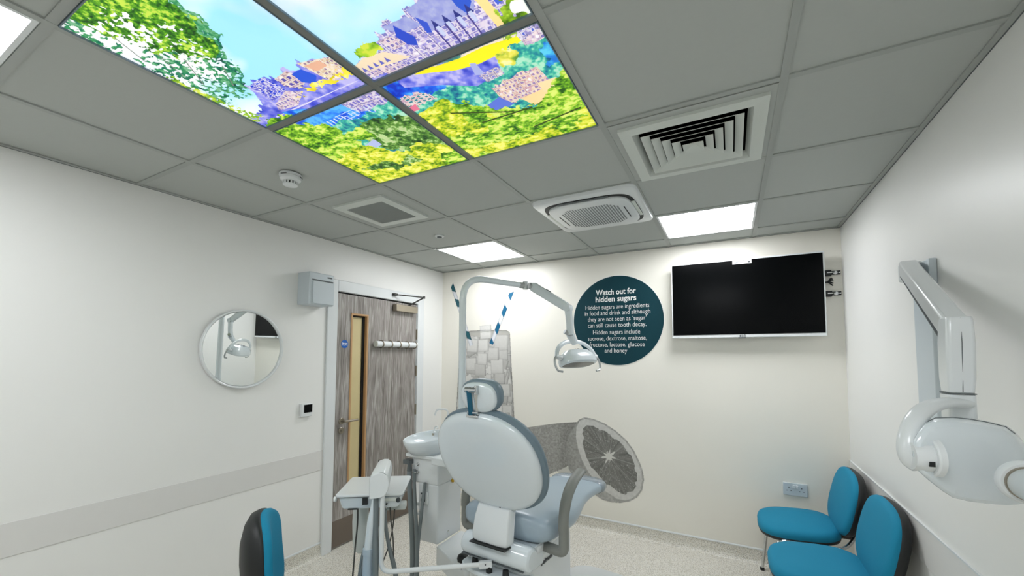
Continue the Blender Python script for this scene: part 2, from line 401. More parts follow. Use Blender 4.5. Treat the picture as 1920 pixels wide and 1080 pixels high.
    put(pip(S, T, [(.56, .5), (.68, .5), (.74, .452), (.9, .45), (.88, .40), (.79, .37), (.745, .36), (.66, .41), (.56, .45)]), rock)
    put(pip(S, T, [(.655, .5), (.72, .5), (.80, .5), (.99, .5), (.99, .47), (.9, .458), (.78, .44), (.7, .455)]), (236, 222, 206))
    put(pip(Sw, Tw, [(.70, .5), (.80, .5), (.78, .468), (.7, .475)]), foliage([(40, 110, 120), (90, 150, 120), (120, 140, 210), (130, 150, 220)], 30, 131))
    put(pip(S, T, [(.655, .497), (.69, .478), (.76, .472), (.84, .478), (.93, .468), (.94, .455), (.90, .442), (.80, .432), (.73, .44), (.67, .462), (.62, .478)]), yel*0+np.array((252, 238, 24)))
    put(pip(S, T, [(.78, .43), (.90, .436), (.915, .415), (.88, .40), (.79, .40)]), rock)
    put(pip(S, T, [(.765, .40), (.775, .445), (.79, .44), (.79, .39)]), (170, 176, 230))
    put(pip(S, T, [(.92, .5), (1, .5), (1, .46), (.93, .45)]), stone((226, 216, 236), (150, 140, 196), (80, 100, 200), .012, .014, 27))
    put(pip(S, T, [(.93, .452), (1, .47), (1, .435), (.93, .428)]), pink)
    put(pip(S, T, [(.77, .395), (.83, .402), (.85, .37), (.78, .36)]), stone((226, 206, 206), (160, 150, 190), (120, 124, 205), .016, .01, 29))
    put(pip(Sw, Tw, [(.84, .41), (.90, .44), (.95, .425), (1, .44), (1, .2), (.9, .25), (.83, .36)]), teal)
    put(pip(Sw, Tw, [(.85, .425), (.9, .435), (.9, .405), (.85, .39)]), foliage([(90, 150, 60), (190, 200, 60), (240, 230, 90), (250, 240, 170)], 50, 140))
    put(pip(Sw, Tw, [(.955, .40), (1, .42), (1, .33), (.96, .34)]), deep*.8+np.array((20, 60, 40)))
    put(pip(S, T-jag*.7, [(.775, .335), (.925, .362), (.935, .29), (.92, .235), (.78, .25)]), stone((246, 216, 190), (206, 170, 180), (150, 130, 176), .013, .017, 31))
    put(pip(Sw, Tw, [(.5, .41), (.55, .425), (.6, .405), (.61, .37), (.5, .37)]), stone((240, 214, 206), (190, 160, 180), (40, 130, 150), .02, .012, 35))
    put(pip(S, T, [(.505, .372), (.535, .378), (.53, .35), (.505, .35)]), (232, 120, 150))
    put(pip(S, T, [(.70, .262), (.775, .29), (.80, .24), (.73, .225)]), (92, 116, 215))
    put(pip(S, T, [(.83, .252), (.93, .27), (.925, .22), (.85, .205)]), (250, 216, 158))
    put(pip(S, T, [(.90, .292), (.955, .292), (.95, .25), (.9, .25)]), (252, 220, 168))
    # foreground foliage
    put(pip(Sw, Tw, [(.5, .335), (.56, .33), (.60, .36), (.68, .305), (.73, .25), (.80, .215), (.87, .205), (.95, .28), (1, .33), (1, 0), (.5, 0)]), green)
    fr = fbm(S, T, 9, 150); put(pip(Sw, Tw, [(.5, .33), (.62, .36), (.70, .29), (.72, .2), (.6, .13), (.5, .2)]) & (fr > .45), lime)
    put(pip(Sw, Tw, [(.5, .09), (.62, .07), (.75, .05), (.88, .08), (1, .14), (1, 0), (.5, 0)]) & (fr > .38), lime)
    for ax_, ay, bx, by in ((.60, .29, .78, .205), (.66, .2, .84, .2), (.8, .1, .97, .13)):
        d = np.abs((T-ay)-(S-ax_)*(by-ay)/(bx-ax_)); put((d < .0035) & (S > ax_) & (S < bx), (50, 70, 10))
    put(pip(Sw, Tw, [(0, .5), (.09, .5), (.2, .43), (.21, .3), (.15, .2), (0, .22)]), green)
    put(pip(Sw, Tw, [(.24, .355), (.3, .38), (.42, .37), (.5, .33), (.5, .12), (.36, .15), (.25, .22)]), dgreen)
    put(pip(Sw, Tw, [(.20, .36), (.3, .375), (.29, .31), (.22, .3)]), green)
    put(pip(S, T, [(.2, .27), (.27, .29), (.27, .25), (.21, .24)]), (180, 190, 236))
    put(pip(Sw, Tw, [(0, .24), (.1, .27), (.2, .275), (.26, .20), (.32, .17), (.38, .20), (.44, .17), (.5, .12), (.5, 0), (0, 0)]), lime)
    put(pip(Sw, Tw, [(.02, .14), (.14, .16), (.24, .12), (.3, .14), (.32, .09), (.2, .08), (.1, .11)]) & (fr > .42), dgreen)
    put(pip(Sw, Tw, [(.38, .09), (.5, .1), (.5, .02), (.4, .0)]) & (fr > .35), green)
    put(pip(Sw, Tw, [(0, .515), (.06, .53), (.13, .525), (.16, .5), (0, .5)]), green)
    # big tree top left (leaf clumps against the sky)
    leaf = fbm(S, T, 105, 160, 2, 140); dens = fbm(S, T, 14, 166, 3)
    tr = pip(Sw, Tw, [(0, 1), (.28, 1), (.33, .93), (.335, .86), (.31, .80), (.26, .765), (.235, .71), (.17, .655), (.10, .63), (.05, .64), (0, .66)])
    core = pip(S+wob*.08, T+wob2*.08, [(.06, 1), (.27, 1), (.31, .92), (.31, .85), (.27, .79), (.2, .77), (.14, .80), (.10, .86), (.07, .92)])
    tf = foliage([(10, 62, 8), (44, 112, 12), (92, 162, 22), (200, 230, 80)], 90, 170, 120)
    tg = foliage([(0, 70, 60), (20, 120, 90), (60, 150, 90), (120, 180, 140)], 90, 174)
    put(tr & (leaf*.6+dens*.5 > .53), tg); put(core & (leaf*.5+dens*.6 > .42), tf)
    put(pip(Sw, Tw, [(0, .80), (.035, .78), (.035, .6), (.08, .56), (.03, .54), (0, .55)]) & (leaf > .48), foliage([(60, 120, 20), (120, 170, 30), (170, 205, 50), (220, 230, 90)], 50, 180))
    for x0, y0, x1, y1 in ((.07, .72, .14, .80), (.06, .76, .10, .84), (.14, .68, .2, .74), (.04, .84, .08, .92)):
        t = ((S-x0)*(x1-x0)+(T-y0)*(y1-y0))/((x1-x0)**2+(y1-y0)**2); d = np.hypot(S-x0-t*(x1-x0), T-y0-t*(y1-y0)); put((d < .0016) & (t > 0) & (t < 1), (120, 130, 120))
    # leaves hanging at the right
    lr = pip(Sw, Tw, [(.925, .7), (1, .7), (1, .5), (.9, .462), (.905, .52), (.945, .58)])
    put(lr & (fbm(S, T, 40, 190, 3) > .5), foliage([(50, 80, 20), (96, 140, 20), (140, 180, 30), (200, 220, 90)], 50, 192))
    put(lr & (fbm(S, T, 26, 195, 2) > .66), (250, 252, 246))
    return col

def in_wall(u, v): p = hit(u, v, 'y', 0); return (p.x, p.z)

# ------------------------------------------------------------------ room shell
GX = [.5475, 1.1475, 1.7400, 2.3475, 2.9475]; GY = [-.236-.6*k for k in range(8)]   # ceiling grid lines
TB = .012
# floor
b = MB(); b.box((W/2, YF/2, -.05), (W+.3, -YF+.3, .1)); structure(b.build('floor', 'floor', smooth=False))
# left wall with door opening
D0, D1, DT = -1.375, -.405, 2.035          # rough opening of the door
b = MB(); b.box((-.07, (YF+D0)/2, H/2+.1), (.14, D0-YF, H+.2)); b.box((-.07, (D1+.15)/2, H/2+.1), (.14, .15-D1, H+.2)); b.box((-.07, (D0+D1)/2, (DT+H+.2)/2), (.14, D1-D0, H+.2-DT))
structure(b.build('wall_left', 'wall', smooth=False))
b = MB(); b.box((W/2, .07, H/2+.1), (W, .14, H+.2)); structure(b.build('wall_back', 'wallb', smooth=False))
b = MB(); b.box((W+.07, YF/2, H/2+.1), (.14, -YF+.3, H+.2)); structure(b.build('wall_right', 'wall', smooth=False))
b = MB(); b.box((W/2, YF-.07, H/2+.1), (W, .14, H+.2)); structure(b.build('wall_front', 'wall', smooth=False))
# ceiling tiles (one mesh), with cells left open for fittings that go up into the void
xs = [0]+GX+[W]; ys = [0]+GY+[YF]
OPEN = {(3, 3), (4, 2) }
def cell(i, j): return xs[i], xs[i+1], ys[j+1], ys[j]
skip = {(4, 3), (1, 1), (4, 1), (1, 5), (4, 5), (3, 2), (2, 3), (2, 4), (2, 5), (3, 4), (3, 5)}
b = MB()
for i in range(6):
    for j in range(len(ys)-1):
        x0, x1, y0, y1 = cell(i, j)
        # light panels, diffuser and picture tiles sit in open cells
        if (i, j) in {(1, 1), (4, 1), (1, 6), (4, 6), (4, 3), (2, 4), (2, 5), (3, 4), (3, 5)}: continue
        b.box(((x0+x1)/2, (y0+y1)/2, H+.006+.008), (x1-x0, y1-y0, .016))
structure(b.build('ceiling', 'tile', smooth=False))
b = MB()
for x in GX: b.box((x, YF/2, H+.003), (.024, -YF, .006))
for y in GY:
    for xa, xb in zip([0]+GX, GX+[W]): b.box(((xa+xb)/2, y, H+.0034), (xb-xa-.022, .024, .0056))
b.box((.011, YF/2, H+.0024), (.022, -YF, .0048)); b.box((W-.011, YF/2, H+.0024), (.022, -YF, .0048)); b.box((W/2, -.011, H+.0024), (W, .022, .0048))
structure(b.build('trim_1', 'tbar', smooth=False))
b = MB()
b.box((.0, YF/2, H+.0005), (.006, -YF, .004)); b.box((W, YF/2, H+.0005), (.006, -YF, .004)); b.box((W/2, 0, H+.0005), (W, .006, .004))
structure(b.build('trim_2', 'seam', smooth=False))
b = MB(); b.box((GX[2], -2.636, H-.0002), (.0248, 1.176, .0030)); b.box(((GX[1]+GX[2])/2, -2.636, H-.0004), (GX[2]-GX[1]-.026, .0248, .0026)); b.box(((GX[3]+GX[2])/2, -2.636, H-.0004), (GX[3]-GX[2]-.026, .0248, .0026))
structure(b.build('trim_7', 'dbar', smooth=False))
# void above the ceiling
b = MB(); b.box((W/2, YF/2, H+.36), (W+.3, -YF+.3, .02)); structure(b.build('trim_3', 'dark', smooth=False))

# skirting: coved upstand of the floor vinyl with a pale cap strip
def skirting(name, a, bb, n):
    a, bb, n = Vector(a), Vector(bb), Vector(n)
    prof = [(0, .0), (.035, .0), (.035, .001), (.018, .006), (.008, .018), (.004, .035), (.004, .098), (0, .098)]
    m_ = MB(); m_.rings([[p+n*x+Vector((0, 0, z)) for x, z in prof] for p in (a, bb)])
    o = structure(m_.build(name, 'floor', angle=60))
    c = MB(); d = (bb-a).normalized(); mid = (a+bb)/2
    c.rings([[p+n*x+Vector((0, 0, z)) for x, z in ((0, .096), (.0065, .096), (.0065, .103), (.003, .108), (0, .108))] for p in (a, bb)])
    cc = c.build('cap_strip', 'white', o); return o
skirting('baseboard_back', (0, -.0005, 0), (W, -.0005, 0), (0, -1, 0))
skirting('baseboard_left', (.0005, YF, 0), (.0005, -1.452, 0), (1, 0, 0))
skirting('baseboard_right', (W-.0005, YF, 0), (W-.0005, 0, 0), (-1, 0, 0))
# bumper bands
b = MB(); b.box((.002, (YF-1.452)/2, .716), (.004, -YF-1.452, .146)); o = structure(b.build('trim_4', 'rail', bev=.0015))
b = MB(); b.box((W-.003, YF/2, .725), (.006, -YF, .16)); structure(b.build('trim_5', 'rail', bev=.0015))
b = MB(); b.box((W-.004, YF/2, .806), (.008, -YF, .006)); structure(b.build('trim_6', 'white', smooth=False))

# ------------------------------------------------------------------ door
dr = bpy.data.objects.new('door_1', None); C.objects.link(dr); dr.location = (0, (D0+D1)/2, 0); structure(dr)
fr = MB()
fr.box((.009, D0-.035, 1.0575), (.018, .09, 2.115)); fr.box((.009, D1+.035, 1.0575), (.018, .09, 2.115)); fr.box((.009, (D0+D1)/2, 2.07-.0), (.0176, D1-D0-.02, .09))
fr.box((-.07, D0+.006, 1.02), (.14, .012, 2.04)); fr.box((-.07, D1-.006, 1.02), (.14, .012, 2.04)); fr.box((-.07, (D0+D1)/2, 2.03), (.14, D1-D0, .012))
fr.build('frame', 'white', dr, world=True, bev=.004)
L0, L1, LT = D0+.016, D1-.016, 2.02
v0, v1, vz0, vz1 = -1.222, -1.038, .30, 1.862
lf = MB(); X0 = -.022; TK = .044
lf.box((X0, (L0+v0)/2, LT/2), (TK, v0-L0, LT-.016)); lf.box((X0, (v1+L1)/2, LT/2), (TK, L1-v1, LT-.016))
lf.box((X0, (v0+v1)/2, (vz1+LT-.008)/2), (TK, v1-v0, LT-.008-vz1)); lf.box((X0, (v0+v1)/2, (vz0+.008)/2), (TK, v1-v0, vz0-.008))
leaf_ = lf.build('door_leaf', 'door', dr, world=True, smooth=False)
g = MB(); g.box((-.135, (D0+D1)/2, 1.02), (.01, D1-D0, 2.04)); g.box((-.0335, (D0+D1)/2, 2.022), (.045, D1-D0, .005)); g.build('shadow_gap', 'dark', dr, world=True, smooth=False)
g = MB(); t = .016
g.box((-.016, v0+t/2, (vz0+vz1)/2), (.046, t, vz1-vz0)); g.box((-.016, v1-t/2, (vz0+vz1)/2), (.046, t, vz1-vz0)); g.box((-.016, (v0+v1)/2, vz1-t/2), (.0458, v1-v0, t)); g.box((-.016, (v0+v1)/2, vz0+t/2), (.0458, v1-v0, t))
vf = g.build('vision_frame', 'oak', dr, world=True, bev=.002)
g = MB(); g.box((-.036, (v0+v1)/2, (vz0+vz1)/2), (.006, v1-v0-2*t, vz1-vz0-2*t)); g.build('vision_pane', 'pane', vf, world=True, smooth=False)
g = MB(); g.box((-.028, v1-t-.011, (vz0+vz1)/2), (.012, .022, vz1-vz0-2*t)); g.box((-.028, (v0+v1)/2, vz1-t-.006), (.012, v1-v0-2*t, .012)); g.build('reveal_shade_strip', 'dark', vf, world=True, smooth=False)  # dark strips stand in for the shaded reveal seen inside the pane edge
g = MB(); g.box((.001, (L0+L1)/2, .115), (.004, L1-L0, .20)); g.build('kick_plate', 'kick', dr, world=True, smooth=False)
g = MB(); g.lathe([(.026, 0), (.026, .006), (.023, .009), (.010, .009), (.010, .045)], (0, -1.292, .985), (1, 0, 0)); g.tube(arcfillet([(.04, -1.292, .985), (.052, -1.292, .985), (.052, -1.17, .985)], .012), .0095); g.build('handle', 'steel', dr, world=True)
g = MB(); g.lathe([(.026, 0), (.026, .006), (.022, .009), (.008, .009), (.008, .012)], (0, -1.292, .91), (1, 0, 0)); g.build('lock', 'steel', dr, world=True)
for z in (1.72, 1.36, .98, .3):
    g = MB(); g.cyl((.006, L1+.006, z-.05), (.006, L1+.006, z+.05), .008, n=12); g.box((.0015, L1+.004, z), (.003, .02, .1)); g.build('hinge', 'steel', dr, world=True)
g = MB(); g.box((.03, -.608, 1.955), (.05, .29, .065)); cl = g.build('closer', 'steel', dr, world=True, bev=.004)
g = MB(); pA = Vector((.035, -.755, 2.075)); pB = Vector((.19, -.53, 2.065)); pC = Vector((.035, -.56, 1.995))
g.tube([pA, pB], .006, 8); g.tube([pB, pC], .007, 8); g.cyl(pB-Vector((0, 0, .012)), pB+Vector((0, 0, .012)), .01, n=12); g.box(pA, (.03, .04, .02)); g.cyl(pC-Vector((0, 0, .012)), pC+Vector((0, 0, .01)), .012, n=12)
g.box((.02, -.755, 2.075), (.025, .045, .022)); g.build('closer_arm', 'cable', cl, world=True)

# hook rail on the door
hr = thing('coat_hook_rail', 'white rail of five flip-down coat hooks fixed across the grey wooden door', 'coat hooks', (0.0, -.715, 1.612))
g = MB(); g.tube([(.032, -.975, 1.612), (.032, -.455, 1.612)], .027, 24); g.build('rail', 'white', hr, world=True)
g = MB(); g.box((.012, -.715, 1.612), (.022, .5, .03)); g.build('back_plate', 'steel', hr, world=True)
for k in range(5):
    y = -.93+.1085*k*1.0+.02
    g = MB(); g.tube(arcfillet([(.010, y, 1.642), (.040, y, 1.646), (.063, y, 1.622), (.063, y, 1.598), (.040, y, 1.578), (.012, y, 1.582)], .02), .005, 8, flat=1.); g.build('hook', 'steel', hr, world=True)
g = MB(); g.cyl((.032, -.979, 1.612), (.032, -.974, 1.612), .0265); g.build('end_cap', 'grille', hr, world=True)
# round blue sign
sg = thing('fire_door_sign', 'small round blue fire door sign with white words left of the door glass', 'sign', (0, -1.279, 1.603))
g = MB(); g.cyl((.0005, -1.279, 1.603), (.002, -1.279, 1.603), .034, n=40); g.build('disc', 'blue', sg, world=True)
text_mesh('lettering', 'Fire door\nkeep shut', .0135, 'letter', sg, (.0026, -1.279, 1.603), (0, 1, 0), (0, 0, 1), .0004)

# ------------------------------------------------------------------ left wall things
# grey enclosure high beside the door
en = thing('wall_enclosure', 'grey plastic box with a hinged flap high on the wall left of the door', 'wall box', (.0, -1.56, 1.98))
P1 = hit(557, 510, 'x', 0)
ya, yb = -1.705, -1.50
g = MB(); g.box((.065, (ya+yb)/2, 1.995), (.13, yb-ya, .235)); g.build('housing', 'box', en, world=True, bev=.005)
g = MB(); g.box((.134, (ya+yb)/2+.012, 1.968), (.014, yb-ya-.03, .165)); g.build('flap', 'box', en, world=True, bev=.003)
g = MB(); g.box((.1302, (ya+yb)/2+.01, 2.058), (.001, yb-ya-.028, .010)); g.box((.131, yb-.035, 2.088), (.002, .04, .010)); g.build('slot', 'seam', en, world=True, smooth=False)
# thermostat
th = thing('thermostat', 'small white wall thermostat with black screen between mirror and door', 'thermostat', (0, -1.6, 1.11))
g = MB(); g.box((.013, -1.615, 1.112), (.026, .086, .094)); g.build('body', 'white', th, world=True, bev=.003)
g = MB(); g.box((.0265, -1.607, 1.122), (.002, .066, .058)); g.build('display', 'screen', th, world=True, smooth=False)
# mirror: hung slightly turned on the wall
ma, me_ = 0., math.radians(-1.0)
MN = Vector((math.cos(ma)*math.cos(me_), math.sin(ma)*math.cos(me_), math.sin(me_)))
mc = Vector((.024, -2.07, 1.552)); mi = thing('wall_mirror', 'round mirror with thin white metal rim on the left wall', 'mirror', (0, -2.07, 1.552))
g = MB(); g.lathe([(.236, -.006), (.236, .0)], mc, MN, 96); g.build('glass', 'mirror', mi, world=True)
g = MB(); g.lathe([(.236, -.014), (.250, -.014), (.252, -.005), (.252, .012), (.246, .015), (.241, .012), (.238, .0), (.236, -.008)], mc, MN, 96); g.v = g.v
o = g.build('frame', 'white', mi, world=True)
bm = bmesh.new(); bm.from_mesh(o.data); bm.faces.ensure_lookup_table()
big = [f for f in bm.faces if len(f.verts) > 10]; bmesh.ops.delete(bm, geom=big, context='FACES_ONLY'); bm.to_mesh(o.data); bm.free()

# ------------------------------------------------------------------ back wall prints, sign, television
def glass_print():
    nx, nz = 330, 700; x0, x1, z0, z1 = .08, .95, .56, 2.30
    xs_ = np.linspace(x0, x1, nx); zs_ = np.linspace(z0, z1, nz); X, Z = np.meshgrid(xs_, zs_, indexing='ij')
    col = np.zeros((nx, nz, 3)); col[:] = (214, 212, 204); mask = np.zeros((nx, nz), bool)
    outline = [(.25, .565), (.21, .60), (.19, .70), (.195, .90), (.232, 1.60), (.25, 1.755), (.30, 1.768), (.55, 1.775), (.80, 1.765), (.838, 1.745), (.89, .92), (.90, .70), (.88, .60), (.84, .565)]
    gm = pip(X, Z, outline); mask |= gm
    n = fbm(X, Z, 10, 2); col[gm] = (np.array((184, 182, 175))+(n[..., None]-.5)*np.array((30, 30, 30)))[gm]
    def dist_edge(poly):
        d = np.full(X.shape, 9.)
        for i in range(len(poly)):
            ax, az = poly[i]; bx, bz = poly[(i+1) % len(poly)]; L = (bx-ax)**2+(bz-az)**2
            t = np.clip(((X-ax)*(bx-ax)+(Z-az)*(bz-az))/L, 0, 1); d = np.minimum(d, np.hypot(X-ax-t*(bx-ax), Z-az-t*(bz-az)))
        return d
    rnd = random.Random(4)
    def cube(cx, cz, s, a, base, side=.35):
        ca, sa = math.cos(a), math.sin(a)
        q = [(cx+(u*ca-v*sa)*s, cz+(u*sa+v*ca)*s) for u, v in ((-.5, -.5), (.5, -.5), (.5, .5), (-.5, .5))]
        m_ = pip(X, Z, q); d = dist_edge(q); sh = np.clip(d/(s*.22), 0, 1)
        u = ((X-cx)*ca+(Z-cz)*sa)/s
        fade = pip(X, Z, outline)
        w_ = ((Z-cz)*ca-(X-cx)*sa)/s; v = base-6-20*np.exp(-(d/.007)**2)-20*np.clip((u-side)*14, 0, 1)-14*np.clip(-w_-.2, 0, .3)/.3+6*np.clip(w_, 0, .5) + (fbm(X, Z, 60, 7)-.5)*8
        mm = m_ & fade if cz < 1.70 else m_
        col[mm] = np.stack([v, v-1, v-5], -1)[mm]; mask[mm] = True
        ol = (d < .003) & m_ & fade; col[ol] = col[ol]*.95
    for k in range(190):
        z = 1.66-1.05*rnd.random()**.9; cx = rnd.uniform(.24, .84); cube(cx, z, rnd.uniform(.10, .14), rnd.uniform(-.5, .5), rnd.choice((192, 204, 214, 226)))
    for (u0_, v0_, u1_, v1_, bs) in ((440, 200, 590, 350, 214), (480, 350, 590, 430, 208), (178, 410, 275, 550, 222), (330, 590, 440, 640, 220), (440, 560, 560, 660, 206), (500, 660, 600, 800, 214), (245, 480, 380, 580, 208), (400, 440, 550, 560, 220), (395, 305, 480, 455, 216), (280, 375, 385, 480, 224), (305, 105, 425, 230, 232), (185, 235, 290, 365, 224), (300, 230, 385, 365, 228)):
        ax, az = in_wall(840+u0_/5.14, 590+v0_/5.14); bx, bz = in_wall(840+u1_/5.14, 590+v1_/5.14)
        cube((ax+bx)/2, (az+bz)/2, ((bx-ax)+(az-bz))/2*.98, rnd.uniform(-.09, .09), bs)
    de = dist_edge(outline); inside = pip(X, Z, outline)
    e = np.exp(-(de/.010)**2)*.30; col[inside] *= (1-e[inside])[:, None]
    rim = inside & (np.abs(Z-1.742-.012*np.cos((X-.54)*6)) < .004); col[rim] = (176, 176, 170)
    def straw(ax, az, bx, bz, wd, dark_, phase, stop=None):
        L = math.hypot(bx-ax, bz-az); t = ((X-ax)*(bx-ax)+(Z-az)*(bz-az))/L; s_ = ((X-ax)*(bz-az)-(Z-az)*(bx-ax))/L
        m_ = (np.abs(s_) < wd) & (t > 0) & (t < L+.02*s_/wd); ph = ((t+s_*.75)/.185+phase) % 1
        c = np.where((ph < .52)[..., None], np.array(dark_, float), np.array((222, 225, 230), float)); sh = 1-.25*np.abs(s_/wd)**3
        c = c*sh[..., None]; col[m_] = c[m_]; mask[m_] = True
    a_, b_ = in_wall(921, 645), in_wall(959.5, 548); straw(a_[0], a_[1], b_[0], b_[1], .024, (8, 98, 138), .30)
    a_, b_ = in_wall(884, 648), in_wall(847.5, 534); straw(a_[0], a_[1], b_[0], b_[1], .024, (6, 84, 96), .62)
    t_ = thing('sugar_glass_print', 'printed wall graphic of a tall glass of sugar cubes with two striped teal straws', 'wall graphic', ((x0+x1)/2, 0, z0))
    o = picture_mesh('print', col, (x0-t_.location.x, -.0015, 0), (x1-x0, 0, 0), (0, 0, z1-z0), 'print', t_, mask)
    return t_
glass_print()
def fruit_print():
    pts = lambda L: [in_wall(980+u/6, 780+v/6) for u, v in L]
    outer = pts([(690, 12), (630, 40), (590, 100), (530, 200), (500, 290), (478, 400), (490, 500), (520, 600), (560, 660), (650, 750), (800, 880), (900, 945), (1000, 972), (1100, 980), (1210, 960), (1290, 915), (1345, 840), (1368, 720), (1355, 620), (1320, 520), (1250, 380), (1160, 260), (1050, 165), (930, 85), (800, 30)])
    face = pts([(690, 12), (640, 50), (605, 130), (600, 240), (625, 370), (670, 500), (740, 630), (830, 750), (940, 850), (1060, 930), (1180, 955), (1280, 915), (1345, 840), (1368, 720), (1355, 620), (1320, 520), (1250, 380), (1160, 260), (1050, 165), (930, 85), (800, 30)])
    flesh = pts([(720, 103), (790, 112), (850, 140), (862, 168), (900, 160), (980, 205), (1000, 240), (1060, 262), (1130, 330), (1170, 395), (1215, 440), (1255, 520), (1262, 590), (1285, 640), (1290, 730), (1262, 745), (1278, 790), (1240, 850), (1185, 850), (1165, 885), (1110, 870), (1020, 815), (1000, 800), (930, 750), (840, 650), (822, 618), (760, 560), (712, 440), (690, 380), (675, 290), (690, 245), (672, 200), (680, 140)])
    x0, x1, z0, z1 = .95, 2.14, .24, 1.0; nx, nz = 480, 310
    X, Z = np.meshgrid(np.linspace(x0, x1, nx), np.linspace(z0, z1, nz), indexing='ij')
    col = np.zeros((nx, nz, 3)); mask = np.zeros((nx, nz), bool)
    def g3(v): return np.stack([v, v-1, v-6], -1)
    behind = pts([(-200, 150), (20, 132), (200, 105), (400, 78), (610, 66), (600, 200), (520, 430), (510, 560), (440, 605), (380, 622), (200, 700), (-200, 760)])
    m_ = pip(X, Z, behind); t = (X-X.min())/.45; v = 158+(fbm(X, Z, 90, 3, 3)-.5)*60-22*np.clip((X-1.33)/.1, 0, 1); col[m_] = g3(v)[m_]; mask |= m_
    tri = pts([(385, 622), (505, 565), (560, 660), (480, 710)]); m_ = pip(X, Z, tri); col[m_] = (206, 204, 196); mask |= m_
    tri = pts([(380, 640), (480, 705), (380, 705)]); m_ = pip(X, Z, tri); col[m_] = (74, 78, 80); mask |= m_
    m_ = pip(X, Z, outer); v = 150+(fbm(X, Z, 70, 13, 4)-.5)*50+20*np.clip((X-1.42)*3, -1, 1); col[m_] = g3(v)[m_]; mask |= m_
    m_ = pip(X, Z, face); v = 206+(fbm(X, Z, 60, 23, 3)-.5)*22; col[m_] = g3(v)[m_]
    def dist(poly):
        d = np.full(X.shape, 9.)
        for i in range(len(poly)):
            ax, az = poly[i]; bx, bz = poly[(i+1) % len(poly)]; L = (bx-ax)**2+(bz-az)**2+1e-9
            q = np.clip(((X-ax)*(bx-ax)+(Z-az)*(bz-az))/L, 0, 1); d = np.minimum(d, np.hypot(X-ax-q*(bx-ax), Z-az-q*(bz-az)))
        return d
    d = dist(outer); n = fbm(X, Z, 50, 40, 2); e = pip(X, Z, face) & (d < .010+n*.012); col[e] = g3(172+(n-.5)*60)[e]
    wob_ = (fbm(X, Z, 45, 60, 2)-.5)*.012
    m_ = pip(X+wob_, Z+wob_, flesh); cx, cz = in_wall(980+970/6, 780+455/6)
    ang = np.arctan2((Z-cz)*.75+(X-cx)*.35, X-cx); rr = np.hypot(X-cx, Z-cz)
    st = fbm(ang*4.0+10, rr*6, 4, 71, 3, 1); v = 122+(st-.5)*50+(fbm(X, Z, 80, 73, 2)-.5)*18
    spots = fbm(ang*10+40, rr*24, 4, 81, 2) > .76; v = np.where(spots, 180, v); col[m_] = g3(v)[m_]
    for k in range(11):
        a0 = k*2*PI/11+.2; da = np.abs((ang-a0+PI) % (2*PI)-PI); ln = m_ & (da*rr < .0028); col[ln] = (150, 150, 144)
    star = (rr < .028+.028*np.abs(np.sin(ang*5.5+.4))**3*(1+.5*np.sin(ang*2))); col[star & m_] = (216, 215, 208)
    d = dist(flesh)
    t_ = thing('grapefruit_print', 'printed wall graphic of a grey halved grapefruit low on the back wall', 'wall graphic', (1.6, 0, z0))
    picture_mesh('print', col, (x0-1.6, -.0012, 0), (x1-x0, 0, 0), (0, 0, z1-z0), 'print', t_, mask)
fruit_print()

# round information sign
cx, cz, cr = 1.897, 1.823, .391
so = thing('round_wall_sign', 'large round dark teal sign about hidden sugars in white letters', 'sign', (cx, 0, cz))
g = MB(); g.cyl((cx, -.0005, cz), (cx, -.003, cz), cr+.004, n=128); g.build('white_edge', 'letter', so, world=True)
g = MB(); g.cyl((cx, -.003, cz), (cx, -.0042, cz), cr, n=128); g.build('disc', 'disc', so, world=True)
def tline(body, u, v, size, bold, wpx):
    p = in_wall(u, v); fit = in_wall(u+wpx/2, v)[0]-in_wall(u-wpx/2, v)[0]
    text_mesh('lettering', body, size, 'letter', so, (p[0], -.0048, p[1]), (1, 0, 0), (0, 0, 1), bold, fit=fit)
LINES = [('Watch out for', .068, .0014, 1154, 547.5, 75), ('hidden sugars', .068, .0014, 1154, 560.5, 76), ('Hidden sugars are ingredients', .056, -.0004, 1155.6, 575, 119),
         ('in food and drink and although', .056, -.0004, 1156, 586.2, 122), ("they are not seen as \u2018sugar\u2019", .056, -.0004, 1155.6, 597.8, 110), ('can still cause tooth decay.', .056, -.0004, 1155.6, 609.3, 109),
         ('Hidden sugars include', .056, -.0004, 1155, 622.7, 88), ('sucrose, dextrose, maltose,', .056, -.0004, 1156, 634.4, 110), ('fructose, lactose, glucose', .056, -.0004, 1156, 646, 103), ('and honey', .056, -.0004, 1154.7, 657.5, 42)]
for body, s, bd, u, v, wpx in LINES: tline(body, u, v, s, bd, wpx)

# television
tv = thing('television', 'black wall-mounted flat television with thin white frame, screen off', 'television', (2.86, 0, 1.945))
tx0, tx1, tz0, tz1, ty = 2.362, 3.357, 1.652, 2.242, -.1
g = MB(); g.box(((tx0+tx1)/2, ty+.016, (tz0+tz1)/2), (tx1-tx0, .032, tz1-tz0)); g.build('casing', 'white', tv, world=True, bev=.003)
g = MB(); g.box(((tx0+tx1)/2, ty-.001, (tz0+tz1)/2+.006), (tx1-tx0-.018, .003, tz1-tz0-.034)); g.build('screen', 'screen', tv, world=True, smooth=False)
pl = hit(1391, 492.5, 'y', ty-.004)
g = MB(); g.box((pl.x, ty-.003, tz1-.026), (.125, .002, .03)); lb = g.build('sticker', 'letter', tv, world=True, smooth=False)
g = MB()
for k, (dx, wd) in enumerate(((-.02, .07), (-.03, .05), (-.015, .075))): g.box((pl.x+dx, ty-.0045, tz1-.018-.007*k), (wd, .0006, .003))
g.box((pl.x+.045, ty-.0045, tz1-.03), (.016, .0006, .009)); g.build('small_print', 'ink', lb, world=True, smooth=False)
